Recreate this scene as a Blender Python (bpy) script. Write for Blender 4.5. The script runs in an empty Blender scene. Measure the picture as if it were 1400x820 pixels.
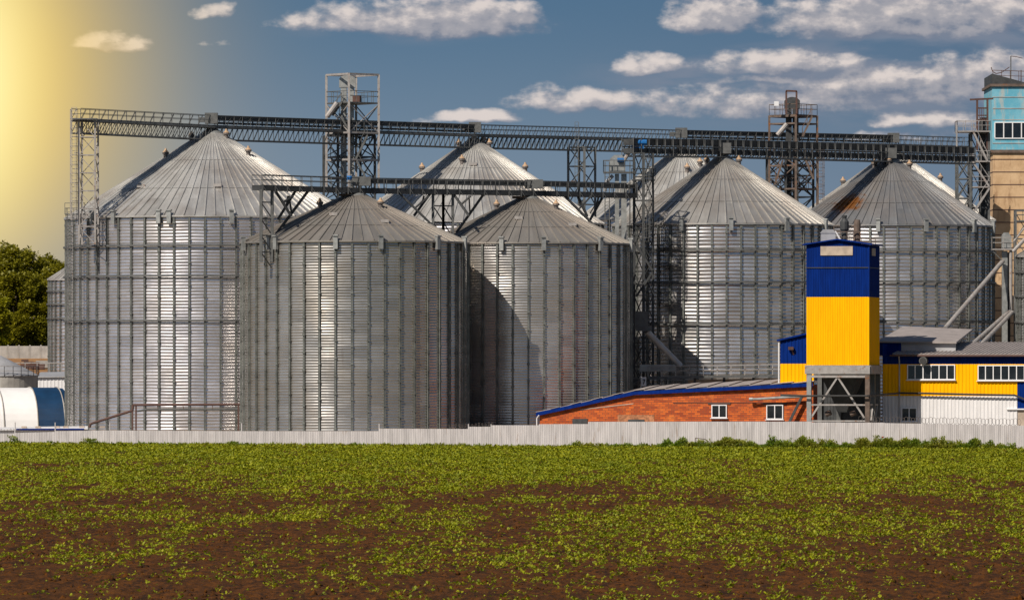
import bpy, math, random
import numpy as np
from mathutils import Vector
R = math.radians
random.seed(7); RNG = np.random.default_rng(11)
scene = bpy.context.scene
COL = scene.collection
F = 8400.0; HC = 7.3; Y0 = 500.0            # focal length in photo pixels, camera height, horizon row

# ------------------------------------------------------------------ camera
cd = bpy.data.cameras.new('camera'); cam = bpy.data.objects.new('camera', cd); COL.objects.link(cam)
cam.location = (0, 0, HC); cam.rotation_euler = (R(90), 0, 0)
cd.sensor_width = 36; cd.lens = 36*F/1400; cd.shift_y = (Y0-410)/1400; cd.clip_start = 1; cd.clip_end = 20000
scene.camera = cam
scene.render.resolution_x = 1024; scene.render.resolution_y = 599
vs = scene.view_settings; vs.view_transform = 'Standard'; vs.look = 'None'; vs.gamma = 1; vs.exposure = 0.0
vs.use_curve_mapping = False
# ------------------------------------------------------------------ sun
AZ = 37.0; EL = 43.0                         # sun stands this far left of straight behind the camera
sd = bpy.data.lights.new('sun', 'SUN'); sd.energy = 5.0; sd.angle = R(0.5); sd.color = (1.0, 0.91, 0.80)
sun = bpy.data.objects.new('sun', sd); COL.objects.link(sun); sun.location = (-40, 0, 120)
sdir = Vector((math.sin(R(AZ))*math.cos(R(EL)), math.cos(R(AZ))*math.cos(R(EL)), -math.sin(R(EL))))
sun.rotation_euler = sdir.to_track_quat('-Z', 'Y').to_euler()
# ------------------------------------------------------------------ node helper
class NT:
    def __init__(s, tree): s.t = tree; s.n = tree.nodes; s.l = tree.links
    def node(s, typ, **kw):
        n = s.n.new(typ)
        for k, v in kw.items(): setattr(n, k, v)
        return n
    def put(s, inp, v):
        if isinstance(v, bpy.types.NodeSocket): s.l.new(v, inp)
        elif v is not None: inp.default_value = v
    def m(s, op, a=None, b=None, c=None, clamp=False):
        n = s.n.new('ShaderNodeMath'); n.operation = op; n.use_clamp = clamp
        for i, v in enumerate((a, b, c)):
            if v is not None: s.put(n.inputs[i], v)
        return n.outputs[0]
    def mix(s, f, a, b, typ='RGBA', blend='MIX'):
        n = s.n.new('ShaderNodeMix'); n.data_type = typ
        if typ == 'RGBA':
            n.blend_type = blend; s.put(n.inputs[0], f); s.put(n.inputs[6], a); s.put(n.inputs[7], b); return n.outputs[2]
        s.put(n.inputs[0], f); s.put(n.inputs[2], a); s.put(n.inputs[3], b); return n.outputs[0]
    def noise(s, vec, scale, detail=3, rough=.5, dist=0, out=0):
        n = s.n.new('ShaderNodeTexNoise'); s.put(n.inputs['Vector'], vec); n.inputs['Scale'].default_value = scale
        n.inputs['Detail'].default_value = detail; n.inputs['Roughness'].default_value = rough; n.inputs['Distortion'].default_value = dist
        return n.outputs[out]
    def ramp(s, f, a, b, lo=0., hi=1.):
        n = s.n.new('ShaderNodeMapRange'); n.interpolation_type = 'SMOOTHSTEP'; s.put(n.inputs[0], f)
        n.inputs[1].default_value = a; n.inputs[2].default_value = b; n.inputs[3].default_value = lo; n.inputs[4].default_value = hi
        return n.outputs[0]
    def comb(s, x, y, z):
        n = s.n.new('ShaderNodeCombineXYZ')
        for i, v in enumerate((x, y, z)): s.put(n.inputs[i], v)
        return n.outputs[0]
    def sep(s, v):
        n = s.n.new('ShaderNodeSeparateXYZ'); s.put(n.inputs[0], v); return n.outputs
    def scalev(s, v, k):
        n = s.n.new('ShaderNodeVectorMath'); n.operation = 'MULTIPLY'; s.put(n.inputs[0], v); n.inputs[1].default_value = k; return n.outputs[0]
# ------------------------------------------------------------------ world
w = bpy.data.worlds.new('World'); scene.world = w; w.use_nodes = True
T = NT(w.node_tree); T.n.clear()
sky = T.node('ShaderNodeTexSky'); sky.sky_type = 'NISHITA'; sky.sun_disc = False
sky.sun_elevation = R(EL); sky.sun_rotation = R(180+AZ); sky.altitude = 150; sky.air_density = 1.0; sky.dust_density = 1.0; sky.ozone_density = 1.5
tc = T.node('ShaderNodeTexCoord'); dx, dy, dz = T.sep(tc.outputs['Generated'])
# tangent-plane direction coordinates towards the silos (north): degrees-like units fixed to the sky
dys = T.m('MAXIMUM', dy, .02)
U = T.m('ADD', T.m('MULTIPLY', T.m('DIVIDE', dx, dys), F), 700.0)
V = T.m('SUBTRACT', Y0, T.m('MULTIPLY', T.m('DIVIDE', dz, dys), F))
front = T.ramp(dy, .3, .7)
BGS = 0.05; SKYK = 1/BGS
def K(c, k=1.0): return (c[0]*SKYK*k, c[1]*SKYK*k, c[2]*SKYK*k, 1)
low = T.mix(T.ramp(V, -60, 330), K((.080, .165, .270)), K((.19, .26, .34)))
low = T.mix(T.ramp(U, 500, 1500, 0, .35), low, K((.09, .135, .22)))
horizon_mask = T.ramp(dz, .06, .30, 1.0, 0.0)
base = T.mix(horizon_mask, sky.outputs[0], low)
# clouds
grp = bpy.data.node_groups.new('cloud_density', 'ShaderNodeTree')
grp.interface.new_socket('U', in_out='INPUT', socket_type='NodeSocketFloat'); grp.interface.new_socket('V', in_out='INPUT', socket_type='NodeSocketFloat')
grp.interface.new_socket('D', in_out='OUTPUT', socket_type='NodeSocketFloat')
G = NT(grp); gi = G.node('NodeGroupInput'); go = G.node('NodeGroupOutput')
gu, gv = gi.outputs[0], gi.outputs[1]
pv = G.comb(G.m('MULTIPLY', gu, 1/100), G.m('MULTIPLY', gv, 1/62), 0.0)
wz = G.node('ShaderNodeTexNoise'); G.put(wz.inputs['Vector'], pv); wz.inputs['Scale'].default_value = 1.6; wz.inputs['Detail'].default_value = 4
wr = G.sep(wz.outputs[1])
wu = G.m('ADD', gu, G.m('MULTIPLY', G.m('SUBTRACT', wr[0], .5), 62))
wv = G.m('ADD', gv, G.m('MULTIPLY', G.m('SUBTRACT', wr[1], .5), 26))
blobs = [  # cx, cy(bottom-heavy centre), rx, ry up, ry down, weight
 (152, 64, 66, 24, 8, 1.0), (293, 18, 34, 20, 8, .85), (300, 63, 24, 8, 6, .5), (480, 34, 110, 36, 14, .8), (610, 34, 150, 50, 24, 1.15), (700, 26, 60, 30, 14, .9),
 (645, 164, 92, 16, 7, .95), (790, 142, 110, 28, 16, .95), (890, 92, 64, 26, 12, 1.0), (975, 30, 80, 46, 16, 1.1), (1070, 92, 130, 28, 14, .9),
 (1210, 34, 210, 60, 24, 1.15), (1380, 20, 110, 50, 30, 1.1), (1060, 110, 90, 12, 5, .8), (1220, 118, 190, 34, 30, .85), (1020, 146, 230, 34, 18, .72),
 (1350, 110, 120, 50, 40, .9), (1265, 166, 90, 20, 10, .95), (1210, 186, 70, 10, 6, .7), (1330, 180, 90, 18, 10, .6),
 (1620, 90, 160, 60, 30, 1.0), (1800, 180, 200, 40, 24, .9), (-260, 60, 160, 40, 20, .9), (520, -60, 240, 40, 22, .9)]
acc = None
for cx, cy, rx, ru, rd, wt in blobs:
    a = G.m('MULTIPLY', G.m('SUBTRACT', wu, float(cx)), 1/rx)
    dv = G.m('SUBTRACT', wv, float(cy))
    b = G.m('MAXIMUM', G.m('MULTIPLY', dv, 1/rd), G.m('MULTIPLY', dv, -1/ru))
    q = G.m('MULTIPLY', G.m('MULTIPLY_ADD', b, b, G.m('MULTIPLY_ADD', a, a, -1.0)), -wt)
    acc = q if acc is None else G.m('SMOOTH_MAX', acc, q, .25)
fine = G.noise(pv, 2.6, 7, .55)
dens = G.m('ADD', acc, G.m('MULTIPLY', G.m('SUBTRACT', fine, .54), 2.0))
G.l.new(dens, go.inputs[0])
def cloud(u, v):
    n = T.node('ShaderNodeGroup'); n.node_tree = grp; T.put(n.inputs[0], u); T.put(n.inputs[1], v); return n.outputs[0]
d0 = cloud(U, V); d1 = cloud(T.m('ADD', U, -12.0), T.m('ADD', V, -15.0))
alpha = T.m('MULTIPLY', T.ramp(d0, -.08, .78), front)
def rad0(cx, cy, rx, ry):
    a = T.m('MULTIPLY', T.m('SUBTRACT', U, cx), 1/rx); b = T.m('MULTIPLY', T.m('SUBTRACT', V, cy), 1/ry); return T.m('SQRT', T.m('MULTIPLY_ADD', a, a, T.m('MULTIPLY', b, b)))
ln = T.noise(T.comb(T.m('MULTIPLY', U, 1/170), T.m('MULTIPLY', V, 1/38), 4.0), 1.3, 5, .55)
lay = T.m('MAXIMUM', T.ramp(rad0(1140., 112., 420, 78), .35, 1.0, 1, 0), T.m('MAXIMUM', T.ramp(rad0(570., 34., 230, 34), .2, 1.0, .8, 0), T.ramp(rad0(1300., 40., 340, 46), .2, 1.0, 1., 0)))
lay = T.m('MULTIPLY', T.m('MULTIPLY', T.ramp(T.m('ADD', ln, T.m('MULTIPLY', lay, .12)), .42, .70, 0, .80), lay), front)
base = T.mix(lay, base, K((.215, .245, .315)))
d0c = T.m('MINIMUM', d0, 1.3); d1c = T.m('MAXIMUM', T.m('MINIMUM', d1, 1.3), -0.3)
df = T.m('SUBTRACT', d0, d1)
cc = T.mix(T.ramp(df, -.65, .12), K((.17, .205, .28)), K((.37, .365, .40)))
cc = T.mix(T.ramp(df, .06, .85), cc, K((.74, .66, .62)))
sk = T.mix(T.m('MULTIPLY', alpha, .94), base, cc)
# lens-flare glow painted into the sky colour on the left
def rad(cx, cy, rx, ry):
    a = T.m('MULTIPLY', T.m('SUBTRACT', U, cx), 1/rx); b = T.m('MULTIPLY', T.m('SUBTRACT', V, cy), 1/ry); return T.m('SQRT', T.m('MULTIPLY_ADD', a, a, T.m('MULTIPLY', b, b)))
def gauss(r): return T.m('MULTIPLY', T.m('EXPONENT', T.m('MULTIPLY', T.m('POWER', r, 2.0), -1.0)), front)
sk = T.mix(gauss(rad(-70.0, 105.0, 240, 275)), sk, K((1.0, .67, .13)))
sk = T.mix(gauss(rad(-38.0, 112.0, 80, 190)), sk, K((1.08, .95, .44)))
bg = T.node('ShaderNodeBackground'); T.l.new(sk, bg.inputs[0]); bg.inputs[1].default_value = BGS
wo = T.node('ShaderNodeOutputWorld'); T.l.new(bg.outputs[0], wo.inputs[0])

# ------------------------------------------------------------------ materials
MATS = {}
def pmat(name, col, rough=.7, metal=0., var=.15, vscale=1.5, bump=0., bscale=8., rust=0., rustcol=(.22, .09, .03), trans=0., spec=.5, streak=False):
    if name in MATS: return MATS[name]
    m = bpy.data.materials.new(name); m.use_nodes = True; N = NT(m.node_tree); N.n.clear()
    out = N.node('ShaderNodeOutputMaterial'); b = N.node('ShaderNodeBsdfPrincipled')
    t = N.node('ShaderNodeTexCoord'); vec = t.outputs['Object']
    if streak: vec = N.scalev(vec, (3.0, 3.0, .35))
    nz = N.noise(vec, vscale, 4, .6)
    k = N.ramp(nz, .3, .7, 1-var, 1+var)
    base = N.mix(1.0, (*col, 1), N.comb(k, k, k), blend='MULTIPLY')
    if rust:
        rz = N.noise(vec, 1.1*vscale, 6, .7)
        base = N.mix(N.ramp(rz, .62-.25*rust, .72-.2*rust), base, (*rustcol, 1))
    N.put(b.inputs['Base Color'], base); b.inputs['Roughness'].default_value = rough; b.inputs['Metallic'].default_value = metal
    b.inputs['Specular IOR Level'].default_value = spec
    if bump:
        bn = N.node('ShaderNodeBump'); bn.inputs['Strength'].default_value = bump; bn.inputs['Distance'].default_value = .05
        N.put(bn.inputs['Height'], N.noise(vec, bscale, 5, .6)); N.put(b.inputs['Normal'], bn.outputs[0])
    sh = b.outputs[0]
    if trans:
        tr = N.node('ShaderNodeBsdfTranslucent'); N.put(tr.inputs[0], base)
        ms = N.node('ShaderNodeMixShader'); ms.inputs[0].default_value = trans; N.l.new(sh, ms.inputs[1]); N.l.new(tr.outputs[0], ms.inputs[2]); sh = ms.outputs[0]
    N.l.new(sh, out.inputs[0]); MATS[name] = m; return m

def sheet_metal(name, nseg, rowh, col=(.5, .5, .5), rough=.36, metal=.85, contrast=.22, tint=(.5, .44, .36), tintamt=.25, fine=14., rustspot=False, seed=0.):
    """galvanised sheets laid in courses round a silo: each sheet differs a little"""
    m = bpy.data.materials.new(name); m.use_nodes = True; N = NT(m.node_tree); N.n.clear()
    out = N.node('ShaderNodeOutputMaterial'); b = N.node('ShaderNodeBsdfPrincipled'); t = N.node('ShaderNodeTexCoord')
    x, y, z = N.sep(t.outputs['Object'])
    ang = N.m('MULTIPLY', N.m('ARCTAN2', x, y), nseg/(2*math.pi))
    ci = N.m('FLOOR', ang); row = N.m('FLOOR', N.m('MULTIPLY', z, 1/rowh))
    wn = N.node('ShaderNodeTexWhiteNoise', noise_dimensions='2D'); 
    wn.noise_dimensions = '3D'; N.put(wn.inputs['Vector'], N.comb(ci, row, 3.7+seed))
    rnd = wn.outputs[0]
    vec = N.comb(N.m('MULTIPLY', ang, 1.5), 0.0, N.m('MULTIPLY', z, fine))
    st = N.noise(vec, .8, 4, .65)
    so = N.node('ShaderNodeVectorMath', operation='ADD'); N.put(so.inputs[0], t.outputs['Object']); so.inputs[1].default_value = (seed, seed*.7, 0)
    big = N.noise(so.outputs[0], .25, 4, .6)
    run = N.noise(N.scalev(so.outputs[0], (1.8, 1.8, .10)), 1.0, 5, .7)
    k = N.m('ADD', N.m('MULTIPLY_ADD', N.m('SUBTRACT', rnd, .5), contrast, 1.0), N.m('MULTIPLY', N.m('SUBTRACT', st, .5), .7))
    base = N.mix(1.0, (*col, 1), N.comb(k, k, k), blend='MULTIPLY')
    base = N.mix(N.ramp(big, .35, .75, 0, tintamt*2), base, (*tint, 1))
    base = N.mix(N.ramp(run, .60, .78, 0, .45), base, (.20, .15, .11, 1))
    if rustspot:
        dd = N.node('ShaderNodeVectorMath', operation='DISTANCE'); N.put(dd.inputs[0], t.outputs['Object']); dd.inputs[1].default_value = (-5.0, -6.0, 24.7)
        rr = N.m('ADD', dd.outputs['Value'], N.m('MULTIPLY', N.noise(t.outputs['Object'], 1.4, 4, .7), 4.0))
        base = N.mix(N.ramp(rr, 3.0, 4.3, 1, 0), base, (.30, .12, .03, 1))
    N.put(b.inputs['Base Color'], base); b.inputs['Metallic'].default_value = metal
    N.put(b.inputs['Roughness'], N.m('MULTIPLY_ADD', N.m('SUBTRACT', st, .5), .12, N.m('MULTIPLY_ADD', N.m('SUBTRACT', rnd, .5), .05, rough)))
    bn = N.node('ShaderNodeBump'); bn.inputs['Strength'].default_value = .16; bn.inputs['Distance'].default_value = .02
    N.put(bn.inputs['Height'], st); N.put(b.inputs['Normal'], bn.outputs[0])
    N.l.new(b.outputs[0], out.inputs[0]); return m

M_steel = pmat('galvanised_steel', (.36, .37, .36), .5, .6, .2, 2)
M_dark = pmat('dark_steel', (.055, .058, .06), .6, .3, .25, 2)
M_mid = pmat('weathered_steel', (.13, .133, .13), .55, .4, .2, 2)
M_light = pmat('pale_steel', (.33, .31, .295), .6, .2, .15, 2, rust=.25, rustcol=(.25, .15, .1))
M_stiff = pmat('stiffener_steel', (.19, .20, .185), .5, .55, .25, 1.2)
M_vent = pmat('vent_steel', (.16, .14, .13), .6, .3)
M_ventcap = pmat('vent_cap_paint', (.42, .28, .17), .6)
M_rust = pmat('rusty_steel', (.13, .095, .075), .8, .1, .3, 1.5, rust=.25, rustcol=(.22, .085, .03))
M_brown = pmat('brown_paint', (.09, .045, .035), .7, 0, .2, 2)
M_blue = pmat('blue_paint', (.0005, .020, .16), .65, 0, .2, 1.2, streak=True, spec=.08)
M_yellow = pmat('yellow_paint', (.92, .455, .0), .65, 0, .07, 1.0, streak=True, spec=.08)
M_white = pmat('white_cladding', (.70, .69, .69), .55, 0, .06, 1.2, streak=True)
M_bluegear = pmat('blue_machine_paint', (.01, .12, .35), .4)
M_winframe = pmat('white_plastic', (.75, .75, .76), .4, 0, .03)
M_glass = pmat('window_glass', (.012, .014, .016), .08, 0, .4, .8, spec=.8)
M_rag = pmat('plywood_sheet', (.42, .34, .27), .8, 0, .2, 1.2)
M_roofgrey = pmat('grey_roof_sheet', (.30, .265, .25), .7, 0, .15, .9)
M_fence = pmat('fence_sheet', (.48, .455, .45), .65, 0, .16, .9, streak=True, rust=.12, rustcol=(.34, .28, .24), spec=.2)
M_conc = pmat('concrete', (.36, .34, .31), .85, 0, .2, .6, bump=.3)
M_wire = pmat('barbed_wire', (.13, .11, .10), .6, .5)
M_black = pmat('black_rubber', (.03, .03, .03), .6)
M_tentw = pmat('white_tarpaulin', (.78, .77, .76), .5, 0, .04, .5)
M_tentb = pmat('blue_tarpaulin', (.004, .032, .085), .5, 0, .2, .5)
M_earth = pmat('orange_earth', (.28, .13, .045), .95, 0, .35, .15, bump=.5, bscale=1.)
M_bark = pmat('bark', (.10, .075, .05), .9, 0, .3, 3, bump=.5)
M_pipe = pmat('grey_pipe', (.40, .40, .41), .5, .3, .12, 1)
M_poppy = pmat('poppy', (.6, .03, .01), .6)

def brick_mat():
    m = bpy.data.materials.new('red_brick'); m.use_nodes = True; N = NT(m.node_tree); N.n.clear()
    out = N.node('ShaderNodeOutputMaterial'); b = N.node('ShaderNodeBsdfPrincipled'); t = N.node('ShaderNodeTexCoord')
    x, y, z = N.sep(t.outputs['Object'])
    v = N.comb(x, z, 0.0)
    br = N.node('ShaderNodeTexBrick'); N.put(br.inputs['Vector'], v); br.inputs['Scale'].default_value = 1.0
    br.inputs['Brick Width'].default_value = .55; br.inputs['Row Height'].default_value = .20; br.inputs['Mortar Size'].default_value = .022
    br.inputs['Color1'].default_value = (.66, .135, .016, 1); br.inputs['Color2'].default_value = (.30, .045, .010, 1); br.inputs['Mortar'].default_value = (.18, .06, .03, 1)
    nz = N.noise(t.outputs['Object'], .55, 6, .7); fz = N.noise(N.scalev(t.outputs['Object'], (1.5, 1, 5)), 1.6, 5, .7)
    c = N.mix(N.ramp(nz, .52, .72, 0, .6), br.outputs[0], (.70, .22, .04, 1))
    c = N.mix(N.ramp(fz, .52, .70, 0, .7), c, (.20, .07, .03, 1))
    N.put(b.inputs['Base Color'], c); b.inputs['Roughness'].default_value = .9
    bn = N.node('ShaderNodeBump'); bn.inputs['Strength'].default_value = .6; bn.inputs['Distance'].default_value = .03
    N.put(bn.inputs['Height'], fz); N.put(b.inputs['Normal'], bn.outputs[0]); N.l.new(b.outputs[0], out.inputs[0]); return m
M_brick = brick_mat()

def panel_concrete(name, a, c2, amt, rusty):
    m = bpy.data.materials.new(name); m.use_nodes = True; N = NT(m.node_tree); N.n.clear()
    out = N.node('ShaderNodeOutputMaterial'); b = N.node('ShaderNodeBsdfPrincipled'); t = N.node('ShaderNodeTexCoord')
    nz = N.noise(t.outputs['Object'], .35, 7, .7); n2 = N.noise(N.scalev(t.outputs['Object'], (1, 1, .25)), 1.3, 6, .7)
    c = N.mix(N.ramp(nz, .35, .68), (*a, 1), (*c2, 1)); c = N.mix(N.ramp(n2, .50, .66, 0, amt), c, (*rusty, 1))
    N.put(b.inputs['Base Color'], c); b.inputs['Roughness'].default_value = .85; N.l.new(b.outputs[0], out.inputs[0]); return m
M_tan = panel_concrete('tan_concrete', (.62, .43, .25), (.46, .30, .16), .55, (.22, .11, .05))
M_cyan = panel_concrete('cyan_paint', (.10, .36, .48), (.20, .46, .56), .75, (.42, .42, .38))

def leaf_mat(name, c1, c2, c3, scale=.4, trans=.35):
    m = bpy.data.materials.new(name); m.use_nodes = True; N = NT(m.node_tree); N.n.clear()
    out = N.node('ShaderNodeOutputMaterial'); b = N.node('ShaderNodeBsdfPrincipled'); t = N.node('ShaderNodeTexCoord')
    nz = N.noise(t.outputs['Object'], scale, 3, .6); g = N.node('ShaderNodeNewGeometry')
    ri = g.outputs['Random Per Island']
    c = N.mix(ri, (*c1, 1), (*c2, 1)); c = N.mix(N.ramp(nz, .35, .7), c, (*c3, 1))
    N.put(b.inputs['Base Color'], c); b.inputs['Roughness'].default_value = .55
    tr = N.node('ShaderNodeBsdfTranslucent'); N.put(tr.inputs[0], c); ms = N.node('ShaderNodeMixShader'); ms.inputs[0].default_value = trans
    N.l.new(b.outputs[0], ms.inputs[1]); N.l.new(tr.outputs[0], ms.inputs[2]); N.l.new(ms.outputs[0], out.inputs[0]); return m
M_crop = leaf_mat('crop_leaf', (.25, .285, .005), (.46, .45, .009), (.16, .21, .005), .35, .4)
M_weed = leaf_mat('weed_leaf', (.09, .17, .010), (.24, .33, .015), (.30, .30, .03), .6, .4)
M_tree1 = leaf_mat('tree_leaf', (.13, .135, .004), (.32, .28, .008), (.20, .19, .006), .25, .35)
M_tree2 = leaf_mat('light_tree_leaf', (.24, .25, .008), (.42, .38, .015), (.30, .30, .01), .3, .35)

def soil_mat(name='ploughed_soil'):
    m = bpy.data.materials.new(name); m.use_nodes = True; N = NT(m.node_tree); N.n.clear()
    out = N.node('ShaderNodeOutputMaterial'); b = N.node('ShaderNodeBsdfPrincipled'); t = N.node('ShaderNodeTexCoord')
    v = t.outputs['Object']
    n1 = N.noise(N.scalev(v, (1, .15, 1)), .5, 4, .6); n2 = N.noise(N.scalev(v, (1, .22, 1)), 3.0, 6, .75)
    c = N.mix(N.ramp(n2, .36, .66), (.017, .006, .0003, 1), (.125, .042, .003, 1)); c = N.mix(N.ramp(n1, .35, .7, 0, .5), c, (.070, .024, .002, 1))
    N.put(b.inputs['Base Color'], c); b.inputs['Roughness'].default_value = .95; b.inputs['Specular IOR Level'].default_value = .2
    bn = N.node('ShaderNodeBump'); bn.inputs['Strength'].default_value = 1.; bn.inputs['Distance'].default_value = .12
    N.put(bn.inputs['Height'], N.noise(v, 3.5, 5, .65)); N.put(b.inputs['Normal'], bn.outputs[0]); N.l.new(b.outputs[0], out.inputs[0]); return m
M_soil = soil_mat()
def ground_mat():
    m = bpy.data.materials.new('yard_and_meadow'); m.use_nodes = True; N = NT(m.node_tree); N.n.clear()
    out = N.node('ShaderNodeOutputMaterial'); b = N.node('ShaderNodeBsdfPrincipled'); t = N.node('ShaderNodeTexCoord')
    v = t.outputs['Object']; x, y, z = N.sep(v)
    n1 = N.noise(v, .05, 5, .6); n2 = N.noise(v, 1.0, 5, .7)
    grass = N.mix(N.ramp(n2, .35, .65), (.10, .055, .02, 1), (.09, .12, .02, 1))
    yard = N.mix(N.ramp(n1, .35, .65), (.16, .13, .10, 1), (.22, .18, .14, 1))
    earth = N.mix(N.ramp(n2, .4, .65), (.30, .15, .05, 1), (.20, .10, .04, 1))
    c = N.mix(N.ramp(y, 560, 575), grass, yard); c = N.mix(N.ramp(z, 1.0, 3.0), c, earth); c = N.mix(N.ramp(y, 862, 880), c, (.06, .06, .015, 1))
    N.put(b.inputs['Base Color'], c); b.inputs['Roughness'].default_value = .95; N.l.new(b.outputs[0], out.inputs[0]); return m
M_ground = ground_mat()

# ------------------------------------------------------------------ mesh helpers
ORI = {}
def at(px, py, d): return Vector(((px-700)*d/F, d, HC+(Y0-py)*d/F))
def X(px, d): return (px-700)*d/F
def Z(py, d): return HC+(Y0-py)*d/F
def tag(o, label=None, cat=None, group=None, kind=None):
    if label: o['label'] = label
    if cat: o['category'] = cat
    if group: o['group'] = group
    if kind: o['kind'] = kind
    return o
def thing(name, loc, label, cat, group=None):
    o = bpy.data.objects.new(name, None); COL.objects.link(o); o.location = loc; ORI[o.name] = Vector(loc); o.empty_display_size = .5
    return tag(o, label, cat, group)
class MB:
    def __init__(s): s.v = []; s.f = []; s.sm = False
    def add(s, vs_, fs):
        n = len(s.v); s.v += [tuple(p) for p in vs_]; s.f += [tuple(i+n for i in f) for f in fs]; return s
    def box(s, c, sz, u=None):
        c = Vector(c); u = Vector((1, 0, 0)) if u is None else Vector(u).normalized(); v = Vector((-u.y, u.x, 0)); k = Vector((0, 0, 1))
        P = [c+u*(a*sz[0]/2)+v*(b*sz[1]/2)+k*(e*sz[2]/2) for e in (-1, 1) for a, b in ((-1, -1), (1, -1), (1, 1), (-1, 1))]
        return s.add(P, [(3, 2, 1, 0), (4, 5, 6, 7), (0, 1, 5, 4), (1, 2, 6, 5), (2, 3, 7, 6), (3, 0, 4, 7)])
    def bar(s, a, b, w=.1, h=None, n=4):
        a = Vector(a); b = Vector(b); h = h or w; d = b-a
        if d.length < 1e-5: return s
        d.normalize(); up = Vector((0, 0, 1)) if abs(d.z) < .95 else Vector((0, 1, 0))
        sx = d.cross(up).normalized(); sy = sx.cross(d).normalized()
        P = []
        for q in (a, b):
            for i in range(n):
                t = 2*math.pi*(i+.5)/n; r = math.sqrt(.5) if n == 4 else .5
                P.append(q+sx*math.cos(t)*w*r+sy*math.sin(t)*h*r)
        fs = [(i, (i+1) % n, n+(i+1) % n, n+i) for i in range(n)]+[tuple(range(n))[::-1], tuple(range(n, 2*n))]
        return s.add(P, fs)
    def tube(s, pts, r, n=8):
        for a, b in zip(pts[:-1], pts[1:]): s.bar(a, b, 2*r, 2*r, n)
        return s
    def prism(s, poly, ext):
        """poly: 3D points, ext: vector"""
        n = len(poly); P = [Vector(p) for p in poly]; Q = [p+Vector(ext) for p in P]
        return s.add(P+Q, [tuple(range(n)), tuple(range(2*n-1, n-1, -1))]+[(i, n+i, n+(i+1) % n, (i+1) % n) for i in range(n)])
    def lathe(s, c, prof, n=24, cap=True):
        c = Vector(c); P = []
        for r, z in prof:
            for i in range(n):
                t = 2*math.pi*i/n; P.append(c+Vector((r*math.cos(t), r*math.sin(t), z)))
        m = len(prof)
        fs = [(j*n+i, j*n+(i+1) % n, (j+1)*n+(i+1) % n, (j+1)*n+i) for j in range(m-1) for i in range(n)]
        if cap: fs += [tuple(range(n))[::-1], tuple(range((m-1)*n, m*n))]
        return s.add(P, fs)
    def corr(s, a, b, z0, z1, per=.3, amp=.03, out=None, z1b=None, thick=.0):
        """corrugated vertical sheet from a to b (xy); ribs stand out towards `out`"""
        a = Vector((a[0], a[1], 0)); b = Vector((b[0], b[1], 0)); L = (b-a).length; u = (b-a)/L
        o = Vector((u.y, -u.x, 0)) if out is None else Vector(out)
        n = max(1, int(L/per)); p = L/n; z1b = z1 if z1b is None else z1b; pts = []
        for i in range(n):
            for f, h in ((0, 0), (.5, 0), (.62, 1), (.88, 1)): pts.append((i*p+f*p, h*amp))
        pts.append((L, 0)); P = []
        for t, h in pts:
            q = a+u*t+o*h; zt = z1+(z1b-z1)*t/L
            P.append((q.x, q.y, z0)); P.append((q.x, q.y, zt))
        k = len(pts)
        return s.add(P, [(2*i, 2*i+2, 2*i+3, 2*i+1) for i in range(k-1)])
    def build(s, name, mat, parent=None, smooth=False, label=None):
        me = bpy.data.meshes.new(name); off = ORI.get(parent.name, Vector((0, 0, 0))) if parent else Vector((0, 0, 0))
        me.from_pydata([(p[0]-off.x, p[1]-off.y, p[2]-off.z) for p in s.v], [], s.f)
        me.materials.append(mat)
        if smooth: me.polygons.foreach_set('use_smooth', [True]*len(me.polygons))
        me.update(); o = bpy.data.objects.new(name, me); COL.objects.link(o)
        if parent: o.parent = parent
        ORI[o.name] = off
        if label: o['label'] = label
        return o
def npmesh(name, V_, F_, mat, parent=None, smooth=False):
    me = bpy.data.meshes.new(name); V_ = np.asarray(V_, dtype=np.float32); F_ = np.asarray(F_, dtype=np.int32)
    if parent: V_ = V_-np.array(ORI[parent.name], dtype=np.float32)
    k = F_.shape[1]
    me.vertices.add(len(V_)); me.vertices.foreach_set('co', V_.ravel())
    me.loops.add(F_.size); me.loops.foreach_set('vertex_index', F_.ravel())
    me.polygons.add(len(F_)); me.polygons.foreach_set('loop_start', np.arange(len(F_), dtype=np.int32)*k)
    try: me.polygons.foreach_set('loop_total', np.full(len(F_), k, dtype=np.int32))
    except Exception: pass
    if smooth: me.polygons.foreach_set('use_smooth', np.ones(len(F_), dtype=bool))
    me.materials.append(mat); me.update(calc_edges=True); me.validate()
    o = bpy.data.objects.new(name, me); COL.objects.link(o)
    if parent: o.parent = parent; ORI[o.name] = ORI[parent.name]
    return o
def part(o, label): o['label'] = label; return o

# ------------------------------------------------------------------ ground
def terrain(x, y):
    s = np.clip((y-745)/150, 0, 1); s = s*s*(3-2*s); wx = np.clip((-46-x)/14, 0, 1); wx = wx*wx*(3-2*wx)
    far = np.clip((y-900)/500, 0, 1)
    return s*wx*(9.6+far*4)
xs = np.unique(np.concatenate([np.linspace(-3000, -200, 12), np.linspace(-200, 200, 161), np.linspace(200, 3000, 12)]))
ys = np.unique(np.concatenate([np.linspace(-400, 560, 40), np.linspace(560, 1000, 140), np.linspace(1000, 6000, 20)]))
gx_, gy_ = np.meshgrid(xs, ys); gz_ = terrain(gx_, gy_)-.06
nx, ny = len(xs), len(ys); idx = np.arange(nx*ny).reshape(ny, nx)
quads = np.stack([idx[:-1, :-1], idx[:-1, 1:], idx[1:, 1:], idx[1:, :-1]], -1).reshape(-1, 4)
tag(npmesh('ground', np.stack([gx_, gy_, gz_], -1).reshape(-1, 3), quads, M_ground, smooth=True), kind='structure')

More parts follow.
